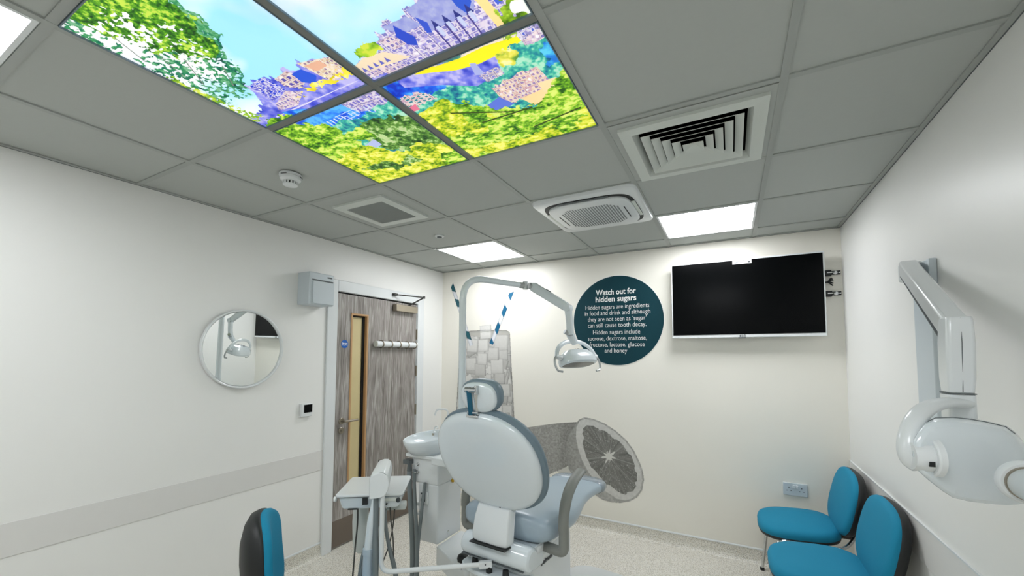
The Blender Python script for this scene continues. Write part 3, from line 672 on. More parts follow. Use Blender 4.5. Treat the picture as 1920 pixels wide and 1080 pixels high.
lg = MB(); lg.cyl(((tx0+tx1)/2-.022, ty-.0002, tz0+.0105), ((tx0+tx1)/2-.022, ty-.0012, tz0+.0105), .007, n=24); lo = lg.build('logo', 'ink', tv, world=True)
text_mesh('lettering', 'LG', .020, 'ink', lo, ((tx0+tx1)/2-.001, ty-.0006, tz0+.0105), (1, 0, 0), (0, 0, 1), .0004)
g = MB(); g.box(((tx0+tx1)/2-.012, ty+.012, tz0-.003), (.05, .012, .006)); g.build('infrared_window', 'ink', tv, world=True)
g = MB(); g.box((2.8, ty/2+.012, 2.04), (.5, -ty-.03, .24)); g.build('rear_housing', 'black', tv, world=True, bev=.01)
# mount arms beside the television
mt = thing('wall_bracket', 'black slotted steel television mount rails sticking out right of the screen', 'bracket', (3.4, 0, 2.04))
for zc in (2.098, 1.952):
    g = MB(); g.box((3.29, -.006, zc), (.34, .008, .028)); g.box((3.36, -.018, zc-.002), (.09, .03, .04)); rr_ = g.build('rail', 'black', mt, world=True, bev=.001)
    g = MB(); g.lathe([(.013, 0), (.013, .003), (.006, .006), (.005, .006)], (3.43, -.0105, zc), (0, -1, 0), 20); g.build('washer', 'chrome', rr_, world=True)
    for sx_, sy_, sw_, sh_ in ((3.453, -.0107, .010, .008), (3.395, -.034, .03, .006)):
        g = MB(); g.box((sx_, sy_, zc), (sw_, .0014, sh_)); g.build('slot', 'letter', rr_, world=True, smooth=False)
cb = thing('cable_end', 'small bunch of black cable ends poking out between the television rails', 'cable', (3.39, 0, 2.03))
for k in range(5):
    a = -.6+.5*k; g = MB(); g.tube([(3.36, -.01, 2.035), (3.385, -.015, 2.034), (3.397+.006*math.cos(a), -.018-.004*k, 2.032+.024*math.sin(a)), (3.405+.010*math.cos(a), -.02, 2.026+.034*math.sin(a))], .0045, 8); g.build('wire', 'black', cb, world=True)
# double socket
sk_ = thing('double_socket', 'white double power socket low on the back wall left of the teal chairs', 'socket', (3.151, 0, .566))
g = MB(); g.box((3.151, -.006, .566), (.146, .012, .088)); g.build('faceplate', 'box', sk_, world=True, bev=.003)
for dx in (-.038, .038):
    g = MB(); g.box((3.151+dx, -.0125, .578), (.0045, .001, .008)); g.box((3.151+dx-.012, -.0125, .556), (.006, .001, .0045)); g.box((3.151+dx+.012, -.0125, .556), (.006, .001, .0045)); g.build('pin_holes', 'black', sk_, world=True, smooth=False)
for dx in (-.008, .010):
    g = MB(); g.box((3.151+dx, -.015, .585), (.014, .007, .022)); g.build('rocker_switch', 'white', sk_, world=True, bev=.002)

# ------------------------------------------------------------------ ceiling things
def light_panel(i, j, label):
    x0, x1, y0, y1 = cell(i, j); c = ((x0+x1)/2, (y0+y1)/2)
    t = thing('ceiling_light_panel', label, 'light', (c[0], c[1], H), 0, 'square LED panels in the ceiling grid')
    s = .57; g = MB()
    g.box((0, s/2-.006, .006), (s, .012, .010)); g.box((0, -s/2+.006, .006), (s, .012, .010)); g.box((s/2-.006, 0, .006), (.012, s-.024, .010)); g.box((-s/2+.006, 0, .006), (.012, s-.024, .010)); g.build('frame', 'white', t, smooth=False)
    g = MB(); g.box((0, 0, .008), (s-.024, s-.024, .004)); g.build('diffuser', 'panel', t, smooth=False)
    g = MB(); g.box((0, 0, .02), (.6, .6, .01)); g.build('back_tray', 'tile', t, smooth=False)
light_panel(1, 1, 'lit square ceiling panel near the back left corner, above the door end')
light_panel(4, 1, 'lit square ceiling panel above the television, right of the air conditioner')
light_panel(1, 6, 'lit square ceiling panel at the top left edge of the picture')
light_panel(4, 6, 'lit square ceiling panel over the camera, diagonal to the picture ceiling')

NP = 900; pic = sky_picture(NP)
SX0, SY1 = 1.1475, -2.036
names = {(2, 5): 'glowing picture ceiling tile showing a large tree and clouds, upper left of four', (3, 5): 'glowing picture ceiling tile showing the castle against blue sky, upper right of four',
         (2, 4): 'glowing picture ceiling tile of trees nearest the smoke detector, lower left of four', (3, 4): 'glowing picture ceiling tile with yellow lawn and green branches, lower right of four'}
for (i, j), lab in names.items():
    x0, x1, y0, y1 = cell(i, j); cxx, cyy = (x0+x1)/2, (y0+y1)/2; hx = (x1-x0)/2-.0165; hy = (y1-y0)/2-.0165
    t = thing('picture_ceiling_tile', lab, 'light box', (cxx, cyy, H), 0, 'backlit landscape tiles in the ceiling')
    # picture coords: s along +x, t along -y
    fx = lambda x: (x-SX0)/1.2; fy = lambda y: (SY1-y)/1.2
    i0, i1 = int(round(fx(cxx-hx)*(NP-1))), int(round(fx(cxx+hx)*(NP-1))); j0, j1 = int(round(fy(cyy+hy)*(NP-1))), int(round(fy(cyy-hy)*(NP-1)))
    sub = pic[max(i0, 0):i1+1, max(j0, 0):j1+1]
    picture_mesh('picture', sub, (-hx, hy, .002), (2*hx, 0, 0), (0, -2*hy, 0), 'sky', t)
    g = MB(); q = .003
    for sgn in (-1, 1): g.box((sgn*(hx+q/2), 0, .0015), (q, 2*hy+2*q, .011)); g.box((0, sgn*(hy+q/2), .0015), (2*hx, q, .011))
    g.build('frame', 'cush', t, smooth=False)
    g = MB(); g.box((0, 0, .02), (.6, .6, .01)); g.build('back_tray', 'dark', t, smooth=False)

# four-way air diffuser
x0, x1, y0, y1 = cell(4, 3); c0 = ((x0+x1)/2+.005, (y0+y1)/2+.02)
df = thing('air_diffuser', 'white square four-way air diffuser with stepped blades in the ceiling', 'air vent', (c0[0], c0[1], H))
def frame_ring(g, o0, z0, o1, z1, th=.002):
    A = [(-o0, -o0), (o0, -o0), (o0, o0), (-o0, o0)]; B = [(-o1, -o1), (o1, -o1), (o1, o1), (-o1, o1)]
    vs = [(x, y, z0) for x, y in A]+[(x, y, z1) for x, y in B]+[(x, y, z0+th) for x, y in A]+[(x, y, z1+th) for x, y in B]
    fs = []
    for k in range(4):
        n = (k+1) % 4; fs += [(k, n, 4+n, 4+k), (8+k, 12+k, 12+n, 8+n), (k, 8+k, 8+n, n), (4+k, 4+n, 12+n, 12+k)]
    g.add(vs, fs)
g = MB(); frame_ring(g, .298, .002, .235, .002, .012); g.build('tile_infill', 'tile', df, smooth=False)
g = MB(); frame_ring(g, .262, -.010, .215, -.012, .014); frame_ring(g, .215, -.012, .198, .016, .003); g.build('frame', 'grille', df, smooth=False)
g = MB()
for k, o_ in enumerate((.186, .150, .114, .078)): frame_ring(g, o_, -.013, o_-.030, .002, .0022)
frame_ring(g, .040, -.013, .010, .002, .0022); g.box((0, 0, .003), (.024, .024, .002)); g.build('blades', 'grille', df, smooth=False)
g = MB(); frame_ring(g, .24, .01, .24, .25, .002); g.box((0, 0, .25), (.5, .5, .004)); g.build('plenum', 'dark', df, smooth=False)
# extract grille
eg = thing('extract_grille', 'square grey ceiling extract grille of fine slats beside the smoke detector', 'air vent', (.845, -1.722, H))
g = MB(); frame_ring(g, .205, -.006, .150, -.008, .012); g.build('frame', 'grille', eg, smooth=False)
g = MB()
for k in range(24): g.box((-.145+.29*(k+.5)/24, 0, -.002), (.003, .30, .012), Euler((0, .35, 0)).to_matrix())
g.build('slats', 'tbar', eg, smooth=False)
g = MB(); g.box((0, 0, .0045), (.3, .3, .002)); g.build('dark_backing', 'dark', eg, smooth=False)
# air conditioner cassette
x0, x1, y0, y1 = cell(3, 2)
ac = thing('air_conditioner', 'square ceiling air conditioner cassette with perforated centre and dark outlet slots', 'air conditioner', ((x0+x1)/2+.002, (y0+y1)/2+.01, H))
Xv, Yv, Zv = (1, 0, 0), (0, 1, 0), (0, 0, -1)
g = MB(); g.pad((0, 0, 0), Xv, Yv, Zv, .305, .315, [(1, -.004), (1, .006), (.985, .016), (.95, .021)], e=14, n=64); g.build('fascia', 'white', ac, smooth=True, angle=30)
g = MB(); g.pad((0, 0, 0), Xv, Yv, Zv, .268, .268, [(1, .019), (1, .0225), (.98, .0235)], e=5, n=72); g.build('outlet_slots', 'black', ac)
g = MB(); g.pad((0, 0, 0), Xv, Yv, Zv, .246, .246, [(1, .02), (1, .032), (.985, .036), (.96, .038)], e=5, n=72)
inner = g.build('centre_panel', 'white', ac)
for k, (dx, dy, sx, sy) in enumerate(((0, .257, .24, .020), (0, -.257, .30, .022), (.257, 0, .020, .26), (-.257, 0, .022, .26))):
    g = MB(); g.box((dx*1.0, dy*1.0, -.027), (sx, sy, .004)); g.build('vane', 'seam' if k == 1 else 'grille', ac, bev=.002)
g = MB(); n_ = 22
for a in range(n_):
    for c_ in range(n_):
        u = -.175+.35*(a+.5)/n_; v = -.175+.35*(c_+.5)/n_
        if (abs(u)/.178)**4+(abs(v)/.178)**4 > 1: continue
        g.box((u, v, -.0384), (.0085, .0085, .0014))
g.build('perforations', 'seam', inner, smooth=False)
for s_ in (-1, 1):
    g = MB(); g.box((.2*s_*1.0, 0, -.0385), (.006, .19, .0014)); g.build('groove', 'black', inner, smooth=False)
# smoke detector, sensor, small indicator
sd = thing('smoke_detector', 'white domed smoke detector on the ceiling tile below the picture panels', 'smoke detector', (.842, -2.333, H))
g = MB(); g.lathe([(.052, 0), (.052, -.010), (.050, -.012)], (0, 0, 0)); g.build('base', 'white', sd)
g = MB(); g.lathe([(.047, -.0118), (.050, -.014), (.048, -.026), (.036, -.036)], (0, 0, 0)); g.build('body', 'white', sd)
g = MB(); g.lathe([(.030, -.034), (.030, -.05)], (0, 0, 0)); g.build('chamber', 'black', sd)
g = MB()
for k in range(14):
    a = k*2*PI/14; g.box((.0315*math.cos(a), .0315*math.sin(a), -.043), (.004, .008, .018), Euler((0, 0, a)).to_matrix())
g.lathe([(.034, -.050), (.033, -.054), (.022, -.058)], (0, 0, 0)); g.build('cage', 'white', sd)
for a in (0.4, 2.2, 4.0):
    g = MB(); g.box((.0515*math.cos(a-1.6), .0515*math.sin(a-1.6), -.0125), (.003, .03, .002), Euler((0, 0, a-1.6)).to_matrix()); g.build('slot', 'black', sd)
ps = thing('ceiling_sensor', 'small round ceiling sensor with grey centre near the left light panel', 'sensor', (.838, -1.133, H))
g = MB(); g.lathe([(.036, .004), (.036, -.002), (.030, -.006), (.020, -.006)], (0, 0, 0)); g.build('bezel', 'white', ps)
g = MB(); g.lathe([(.020, -.004), (.018, -.010), (.008, -.013)], (0, 0, 0)); g.build('lens', 'seam', ps)
le = thing('ceiling_indicator', 'tiny white indicator dome on the ceiling grid beside the left light panel', 'sensor', (.577, -.864, H))
g = MB(); g.lathe([(.013, .004), (.013, -.003), (.009, -.009), (.003, -.011)], (0, 0, 0)); g.build('dome', 'letter', le)
g = MB(); g.lathe([(.015, .002), (.015, -.0015)], (0, 0, 0)); g.build('collar', 'seam', le)

# ------------------------------------------------------------------ dental chair
RZ = math.radians(-5)
dc = thing('dental_chair', 'blue-grey and white dental treatment chair seen from behind in the middle of the room', 'dental chair', (1.721, -1.777, .121), RZ); dc.scale = (.92,)*3; ZF = -.121/.92   # ZF: the floor in the chair's own units
# local frame: +y towards the foot end, +x to the right
g = MB(); g.pad((.20, .56, ZF), (1, 0, 0), (0, 1, 0), (0, 0, 1), .30, .62, [(1, .0), (1, .04), (.97, .055), (.93, .06)], e=4, n=56); g.build('base_plate', 'white', dc)
g = MB(); g.box((.20, .8, ZF+.0615), (.36, .005, .003)); g.build('base_seam', 'seam', dc, smooth=False)
g = MB(); g.box((.0, .27, .21), (.40, .55, .54)); lowb = g.build('body', 'white', dc, bev=.05, seg=4)
text_mesh('lettering', 'Belmont', .036, 'ink', lowb, full_matrix(dc) @ Vector((.2025, .20, .395)), Euler((0, 0, RZ)).to_matrix() @ Vector((0, 1, 0)), (0, 0, 1), .0006)
# rear tubular housing
g = MB(); prof = [(0.0, -.205), (.045, -.205), (.058, -.195), (.062, -.175), (.062, .2), (.058, .222), (.045, .232), (0, .232)]
g.lathe([(max(r, .001), z) for r, z in prof], (0.0, .0, .475), (1, 0, 0), 40); g.box((.013, .07, .46), (.40, .14, .115)); g.build('rear_housing', 'white2', dc, bev=.004)
g = MB(); g.box((0, -.035, .425), (.40, .03, .004)); g.build('housing_seam', 'seam', dc, smooth=False)
# control shelf with knobs
sh_pts = [(-.20, .06), (-.20, -.03)] + [(-.20*math.cos(a)*1.0, -.03-.075*math.sin(a)) for a in np.linspace(.15, PI-.15, 18)] + [(.20, -.03), (.20, .06)]
g = MB(); g.prism(sh_pts, (1, 0, 0), (0, 1, 0), (0, 0, 1), (0, 0, 0), .362, .384); csh = g.build('control_shelf', 'white2', dc, bev=.006, seg=3)
for (kx, ky) in ((-.115, -.035), (.005, -.068), (.10, -.055)):
    g = MB(); g.lathe([(.017, .384), (.017, .396), (.0155, .414), (.013, .416)], (kx, ky, 0), n=20); g.build('knob', 'black', csh)
g = MB(); g.box((0, .12, .33), (.34, .3, .10)); g.build('shelf_support', 'white', dc, bev=.02)
# seat and leg rest: lofted cushion
def loft_cushion(stations, n=32, e=3.2):
    g = MB(); rs = []
    for y, xc, hw, zb, zt in stations:
        zc = (zb+zt)/2; hh = (zt-zb)/2; ring = []
        for k in range(n):
            t = 2*PI*k/n; ct, st = math.cos(t), math.sin(t)
            ring.append((xc+hw*math.copysign(abs(ct)**(2/e), ct), y, zc+hh*math.copysign(abs(st)**(2/e), st)))
        rs.append(ring)
    g.rings(rs); return g
seat_st = [(.045, 0, .14, .56, .62), (.05, 0, .25, .535, .65), (.075, 0, .285, .515, .668), (.14, 0, .298, .505, .672), (.26, 0, .30, .50, .668), (.38, 0, .295, .50, .655), (.48, 0, .28, .505, .645), (.56, 0, .26, .52, .64),
           (.66, 0, .235, .53, .635), (.80, 0, .215, .53, .622), (.95, 0, .205, .515, .606), (1.05, 0, .205, .505, .596), (1.12, 0, .198, .505, .588), (1.145, 0, .18, .515, .578), (1.15, 0, .10, .53, .565)]
seat_o = loft_cushion(seat_st).build('seat_cushion', 'uph', dc, sub=1)
g = MB(); g.box((0, .32, .49), (.44, .5, .045)); g.build('seat_underframe', 'white', dc, bev=.015)
cov = loft_cushion([(1.0, 0, .214, .497, .612), (1.07, 0, .214, .495, .606), (1.135, 0, .206, .496, .600), (1.165, 0, .188, .506, .590), (1.172, 0, .10, .525, .572)])
mcov = mat('clear_cover', (205, 214, 220), .12, spec=.6, noise=.01, trans=.6); cov.build('foot_cover', mcov, dc, sub=1, label='clear plastic foot cover')
# backrest
ph = math.radians(23)
Ub = Vector((0, -math.sin(ph), math.cos(ph))); Nb = Vector((0, math.cos(ph), math.sin(ph)))   # Nb towards the patient
bc = Vector((.0, -.075, .955))
BA, BB = .322, .292
g = MB(); g.pad(bc, (1, 0, 0), Ub, -Nb, BA, BB, [(.985, -.012), (1, .0), (.995, .012), (.975, .024), (.93, .033), (.85, .038), (.6, .044), (.3, .047), (.05, .048)], e=2.25, taper=.03, n=72)
g.build('backrest_shell', 'white2', dc, angle=60)
g = MB(); g.pad(bc+Vector((.018, 0, 0))+Ub*.006, (1, 0, 0), Ub, Nb, BA+.010, BB+.012, [(.93, .0), (.99, .004), (1, .014), (.985, .03), (.93, .045), (.8, .055), (.5, .06), (.05, .06)], e=2.3, taper=.03, n=72)
g.build('backrest_cushion', 'cush', dc, angle=60)
g = MB(); g.cyl(bc+Vector((.03, 0, 0))-Ub*.26-Nb*.034, bc+Vector((.03, 0, 0))-Ub*.26-Nb*.040, .004, n=10); g.build('screw', 'black', dc)
# hinge cover between backrest and housing
hp = [Vector((-.01, -.005, .70)), Vector((-.005, -.035, .64)), Vector((.0, -.055, .575)), Vector((.003, -.062, .545)), Vector((.006, -.06, .527))]
g = MB(); rs = []
for k, p in enumerate(hp):
    wv = (.108, .115, .118, .116, .108)[k]; dd = .035; rs.append([p+Vector((sx*wv, sy*dd+.02, 0)) for sx, sy in ((-1, 1), (-1, -.3), (-.93, -.85), (-.6, -1), (.6, -1), (.93, -.85), (1, -.3), (1, 1))])
g.rings(rs); g.build('hinge_cover', 'white', dc, bev=.006, seg=3, angle=50)
g = MB(); g.box((.006, -.058, .525), (.228, .078, .005)); g.build('hinge_seam', 'black', dc, smooth=False)
# headrest
hc = Vector((.035, -.20, 1.305)); pth = math.radians(14); Uh = Vector((0, -math.sin(pth), math.cos(pth))); Nh = Vector((0, math.cos(pth), math.sin(pth)))
hs = MB(); hs.pad(hc, (1, 0, 0), Uh, -Nh, .108, .078, [(.97, -.01), (1, 0), (.98, .012), (.9, .022), (.6, .028), (.05, .03)], e=2.5, taper=.05, n=56, skew=.0)
hs.build('headrest_shell', 'white2', dc, angle=60)
hs = MB(); hs.pad(hc+Vector((.004, 0, 0))+Uh*.002, (1, 0, 0), Uh, Nh, .118, .086, [(.94, .0), (1, .006), (1, .03), (.95, .05), (.8, .06), (.05, .064)], e=2.5, taper=.05, n=56)
hs.build('headrest_cushion', 'cush', dc, angle=60)
# headrest joint: chrome knuckle, two links with a teal band, foot bracket
k0 = hc-Nh*.052+Vector((-.014, 0, .050)); k1 = bc+Ub*(BB-.010)-Nb*.02+Vector((-.0, -.0, .006))
g = MB(); g.cyl(k0-Vector((.034, 0, 0)), k0+Vector((.036, 0, 0)), .016, n=24); g.box(k0+Vector((.032, .012, 0)), (.014, .045, .044)); g.box(k0+Vector((-.0, .03, .004)), (.05, .03, .03)); hj = g.build('headrest_joint', 'chrome', dc, bev=.002)
d_ = (k1-k0); rotm = Vector((0, 0, 1)).rotation_difference(d_).to_matrix()
g = MB(); g.box(k0+d_*.5+Vector((.022, .006, 0)), (.020, .014, d_.length), rotm); g.build('headrest_link', 'chrome', dc, bev=.002)
g = MB(); g.box(k0+d_*.5+Vector((-.010, -.008, 0)), (.024, .010, d_.length*1.0), rotm); g.build('headrest_strap', 'strap', dc, bev=.002, label='dark teal strap on headrest joint')
g = MB(); g.cyl(k1-Vector((.034, 0, -.012)), k1+Vector((.034, 0, .012)), .012, n=20); g.box(k1+Vector((0, .0, -.006)), (.074, .03, .012)); g.build('headrest_bracket', 'chrome', dc, bev=.002)
# armrests
for s_, nm in ((1, 'right'), (-1, 'left')):
    xo = .335 if s_ > 0 else -.325
    g = MB(); g.tube(arcfillet([(.15*s_, .16, .485), (xo, .14, .485), (xo, .14, .62)], .03), (.027), 18)
    am = g.build('armrest_bracket', 'grey', dc)
    path = [(xo, .135, .63), (xo, .15, .70), (xo, .185, .765), (xo, .24, .815), (xo, .31, .85), (xo, .37, .865)]
    g = MB(); g.tube(bez(*[Vector(p) for p in ((xo, .135, .60), (xo, .135, .74), (xo, .20, .82), (xo, .37, .855))], n=14), [(.026, .028)]*4+[(.024, .030)]*4+[(.018, .032)]*4+[(.014, .032)]*3, 18, upv=(0, 1, 0)); g.build('armrest', 'grey', dc)

# ------------------------------------------------------------------ spittoon unit
su = thing('spittoon_unit', 'white dental water unit with round rinsing basin left of the chair', 'dental unit', (.80, -1.05, 0))
g = MB(); ux0, ux1, uy0, uy1 = .735, .916, -1.212, -.925
g.box(((ux0+ux1)/2, (uy0+uy1)/2, .385), (ux1-ux0, uy1-uy0, .41)); g.build('cabinet', 'white', su, world=True, bev=.012, seg=3)
g = MB(); tp = [(.672, uy0-.002), (.918, uy0-.002), (.918, uy1), (.672, uy1)]
g.prism(tp, (1, 0, 0), (0, 1, 0), (0, 0, 1), (0, 0, 0), .585, .775); g.build('upper_cabinet', 'white', su, world=True, bev=.012, seg=3)
g = MB(); g.prism([(.635, uy0-.03), (.925, uy0-.03), (.925, uy1+.01), (.635, uy1+.02)], (1, 0, 0), (0, 1, 0), (0, 0, 1), (0, 0, 0), .768, .795); g.build('top_ledge', 'white', su, world=True, bev=.008, seg=3)
bs = MB(); bcx, bcy = .757, -1.145
prof = [(.10, .79), (.12, .795), (.150, .83), (.168, .88), (.172, .905), (.170, .912), (.162, .910), (.155, .89), (.12, .855), (.05, .84), (.012, .835)]
bs.rings([[Vector((bcx+r*1.0*math.cos(a), bcy+r*1.05*math.sin(a), z+.13*max(0, (z-.83)/.08)*(.18*(math.cos(a)*.5+math.sin(a)*.87)))) for a in [k*2*PI/56 for k in range(56)]] for r, z in prof])
bas = bs.build('rinsing_basin', 'white2', su, world=True, angle=50)
g = MB(); g.tube(arcfillet([(.86, -1.03, .89), (.86, -1.03, 1.105), (.795, -1.085, 1.105), (.785, -1.095, 1.06)], .035), .0065, 12); g.lathe([(.014, .885), (.012, .90), (.008, .905)], (.86, -1.03, 0), n=18); g.build('cup_filler_spout', 'white', su, world=True)
g = MB(); g.tube(arcfillet([(.72, -1.03, .905), (.745, -1.04, .965), (.785, -1.06, .972), (.79, -1.062, .955)], .03), .0055, 12); g.build('rinse_spout', 'white', su, world=True)
g = MB(); g.cyl((.72, -1.03, .895), (.72, -1.03, .912), .009, n=14); g.build('spout_collar', 'steel', su, world=True)
for zz in (.72, .665):
    g = MB(); p = hit(786, 882 if zz > .7 else 892, 'y', uy0-.004); g.lathe([(.012, 0), (.012, .006), (.007, .008), (.006, .02 if zz < .7 else .010)], (.735, uy0-.002, zz), (0, -1, 0), 20); g.build('valve', 'chrome', su, world=True)
g = MB(); g.tube([(.735, uy0-.02, .665), (.700, uy0-.03, .660)], .006, 10); g.build('valve_lever', 'chrome', su, world=True)
g = MB(); g.box((.80, uy0-.006, .49), (.065, .014, .085)); cn = g.build('control_box', 'white', su, world=True, bev=.004)
g = MB(); g.box((.792, uy0-.0135, .495), (.04, .002, .06)); g.build('display', 'ink', cn, world=True, smooth=False)
g = MB(); g.box((.792, uy0-.015, .497), (.026, .0015, .032)); g.build('label_patch', 'letter', cn, world=True, smooth=False)
g = MB(); g.lathe([(.016, 0), (.016, .008), (.01, .012)], (ux1, -1.04, .585), (1, 0, 0), 24, ); g.build('yellow_valve', 'yellow', su, world=True, label='yellow round valve')
g = MB(); g.lathe([(.013, 0), (.013, .003), (.009, .004)], (ux1, -1.09, .225), (1, 0, 0), 24); g.build('badge', 'chrome', su, world=True)
# link plate to the chair base
lp = [(.925, -1.235), (.925, -.94), (1.02, -.93), (1.50, -1.22), (1.48, -1.42), (1.30, -1.44)]
g = MB(); g.prism(lp, (1, 0, 0), (0, 1, 0), (0, 0, 1), (0, 0, 0), .06, .185); g.build('link_arm', 'white', su, world=True, bev=.008)
g = MB(); q = hit(880, 1068, 'z', .2); g.lathe([(.045, .185), (.045, .21), (.02, .225), (.014, .23)], (q.x, q.y, 0)); g.build('joystick_base', 'white', su, world=True)
g = MB(); q = hit(868, 1048, 'z', .245); g.lathe([(.016, .19), (.016, .225), (.034, .235), (.037, .25), (.030, .268), (.012, .276)], (q.x, q.y, 0), n=28); g.build('joystick_knob', 'black', su, world=True)
# suction hoses at the left of the unit
for k, (u1, u2, u3, r_) in enumerate(((770, 776, 773, .018), (779, 784, 782, .013))):
    a = hit(u1-2, 880, 'y', -1.25+.02*k); b2 = hit(u2, 980, 'y', -1.30); c2 = hit(u3, 1095, 'y', -1.36)
    g = MB(); g.tube(bez(a, (a.x, a.y-.01, a.z-.18), (b2.x, b2.y, b2.z), c2), r_, 12); g.build('suction_hose', 'hose', su, world=True)
g = MB(); a = hit(768, 872, 'y', -1.25); g.tube([a+Vector((0, 0, .03)), a+Vector((0, 0, -.04))], [.012, .02], 14); g.box((.66, -1.235, .735), (.06, .05, .03)); g.build('hose_holder', 'seam', su, world=True)
g = MB(); a = hit(797, 905, 'y', -1.23); c2 = hit(778, 1095, 'y', -1.4); g.tube(bez(a, hit(790, 960, 'y', -1.25), hit(782, 1030, 'y', -1.3), c2), .012, 12); g.build('supply_hose', 'hose', su, world=True)
for k in range(3):
    g = MB(); p = hit(783+k*2, 945+18*k, 'y', uy0-.006); g.box(p, (.018, .012, .02)); g.build('hose_clip', 'white', su, world=True, bev=.003)

place(su, .91, (.9776, -1.2785, .1364))

# ------------------------------------------------------------------ operating light
px_, py_ = 1.165, -1.285
ol = thing('operating_light', 'white dental operating light on a tall curved pole with jointed arm', 'dental lamp', (px_, py_, 0.795))
J = hit(978, 535, 'z', 2.035); J2 = hit(995, 536, 'z', 2.035); E1 = Vector((1.775, -.882, 1.845))
topz = 2.055
g = MB(); path = arcfillet([(px_, py_, .80), (px_, py_, topz), (J.x, J.y, 2.035)], .17, 14); g.tube(path, [.024]*2+[.023]*(len(path)-3)+[.019], 20); g.build('pole', 'white2', ol, world=True)
g = MB(); g.cyl((px_, py_, .785), (px_, py_, .86), .032, n=24); g.box((1.06, -1.10, .785), (.26, .42, .05)); g.build('pole_socket', 'white', ol, world=True, bev=.005)
g = MB(); dj = (Vector(J2)-Vector(J)).normalized(); g.cyl(J-dj*.02, J+dj*.02, .023, n=20); g.cyl(J+Vector((0, 0, -.03))+dj*.03, J+Vector((0, 0, .03))+dj*.03, .020, n=20); g.cyl(J2-dj*.015, J2+dj*.02, .024, n=20); g.build('swivel_joint', 'alu', ol, world=True)
S0 = Vector(J2)+dj*.01; dv = (E1-S0); n_ = dv.cross(Vector((0, 0, 1))).normalized(); uu = n_.cross(dv).normalized()
g = MB(); g.rings([[p+n_*a*.017+uu*b_*hh for a, b_ in ((-1, -.8), (-.8, -1), (.8, -1), (1, -.8), (1, .8), (.8, 1), (-.8, 1), (-1, .8))] for p, hh in ((S0, .026), (S0+dv*.05, .034), (S0+dv*.95, .030), (E1, .022))]); arm_ = g.build('spring_arm', 'white2', ol, world=True, bev=.002)
g = MB(); m0 = S0+dv*.42; g.box(m0+uu*.034, (.04, .014, .006), Vector((1, 0, 0)).rotation_difference(dv).to_matrix()); g.build('arm_slot', 'seam', arm_, world=True)
# elbow and neck
E2 = Vector((1.785, -.868, 1.66))
g = MB(); g.cyl(E1-n_*.026, E1+n_*.026, .026, n=24); g.tube([E1, Vector((E1.x+.008, E1.y+.006, 1.74)), E2], [.026, .024, .026], 20); g.tube([E2, Vector((1.80, -.82, 1.60))], [.028, .022], 20); g.build('neck', 'white2', ol, world=True)
g = MB(); kb = dep(1063, 624, 2.86); g.cyl(E2, E2+(kb-E2).normalized()*.05, .016, n=20); g.build('friction_knob', 'alu', ol, world=True)
hcn = Vector((1.793, -.755, 1.5)); AX = Vector((.455, .89, 0)).normalized(); FD = AX.cross(Vector((0, 0, 1))).normalized()  # FD points to the camera/right side
DN = (Vector((0, 0, -1))*.93 + FD*.30).normalized(); UPv = -DN; SD = AX.cross(UPv).normalized()
# yoke: arch from one end of the head to the other
arch = []
for k in range(25):
    a = PI*k/24; arch.append(hcn + AX*(-.185*math.cos(a)) + UPv*(.115*math.sin(a)+.01))
g = MB(); g.tube(arch, [(.010, .016)]*25, 14, upv=SD); g.build('yoke', 'white2', ol, world=True)
# head: faceted dome
def headring(sx, sy, off, n=40, e=3.0):
    r = []
    for k in range(n):
        t = 2*PI*k/n; ct, st = math.cos(t), math.sin(t)
        r.append(hcn+UPv*off+AX*(sx*math.copysign(abs(ct)**(2/e), ct))+SD*(sy*math.copysign(abs(st)**(2/e), st)))
    return r
g = MB(); g.rings([headring(.135, .085, -.055), headring(.146, .095, -.045), headring(.145, .094, -.015), headring(.135, .085, .012), headring(.10, .060, .045), headring(.02, .012, .058)]); hd = g.build('head', 'white2', ol, world=True, angle=28)
g = MB(); g.rings([headring(.13, .065, -.056), headring(.135, .07, -.052)]); g.build('lens', 'lens', hd, world=True)
g = MB()
for k in range(10):
    a = k*2*PI/10+.2; 
    if k in (0, 5): continue
    c_ = hcn+AX*(.05*math.cos(a))+SD*(.035*math.sin(a))+UPv*.052; dr_ = (AX*math.cos(a)+SD*math.sin(a)*.7-UPv*.42).normalized()
    g.tube([c_-dr_*.014, c_+dr_*.016], .0026, 6)
g.build('vents', 'black', hd, world=True)
for s_ in (-1, 1):
    e0 = hcn+AX*(s_*.185)+UPv*.01
    g = MB(); g.cyl(hcn+AX*(s_*.15)-UPv*.005, e0+AX*(s_*.012), .018, n=20); g.build('pivot', 'white', ol, world=True)
    hk = [e0+AX*s_*.004]+[e0+AX*s_*(.004+.03*math.sin(a))+DN*(.055-.055*math.cos(a))+SD*(-.0) for a in np.linspace(.2, PI*.9, 10)]+[e0-AX*s_*.02+DN*.112]
    g = MB(); g.tube(hk, .0075, 12); g.build('handle', 'alu', ol, world=True)

place(ol, .885, (.885*px_+.115*CP.x, .885*py_+.115*CP.y, .885*.795+.115*CP.z))

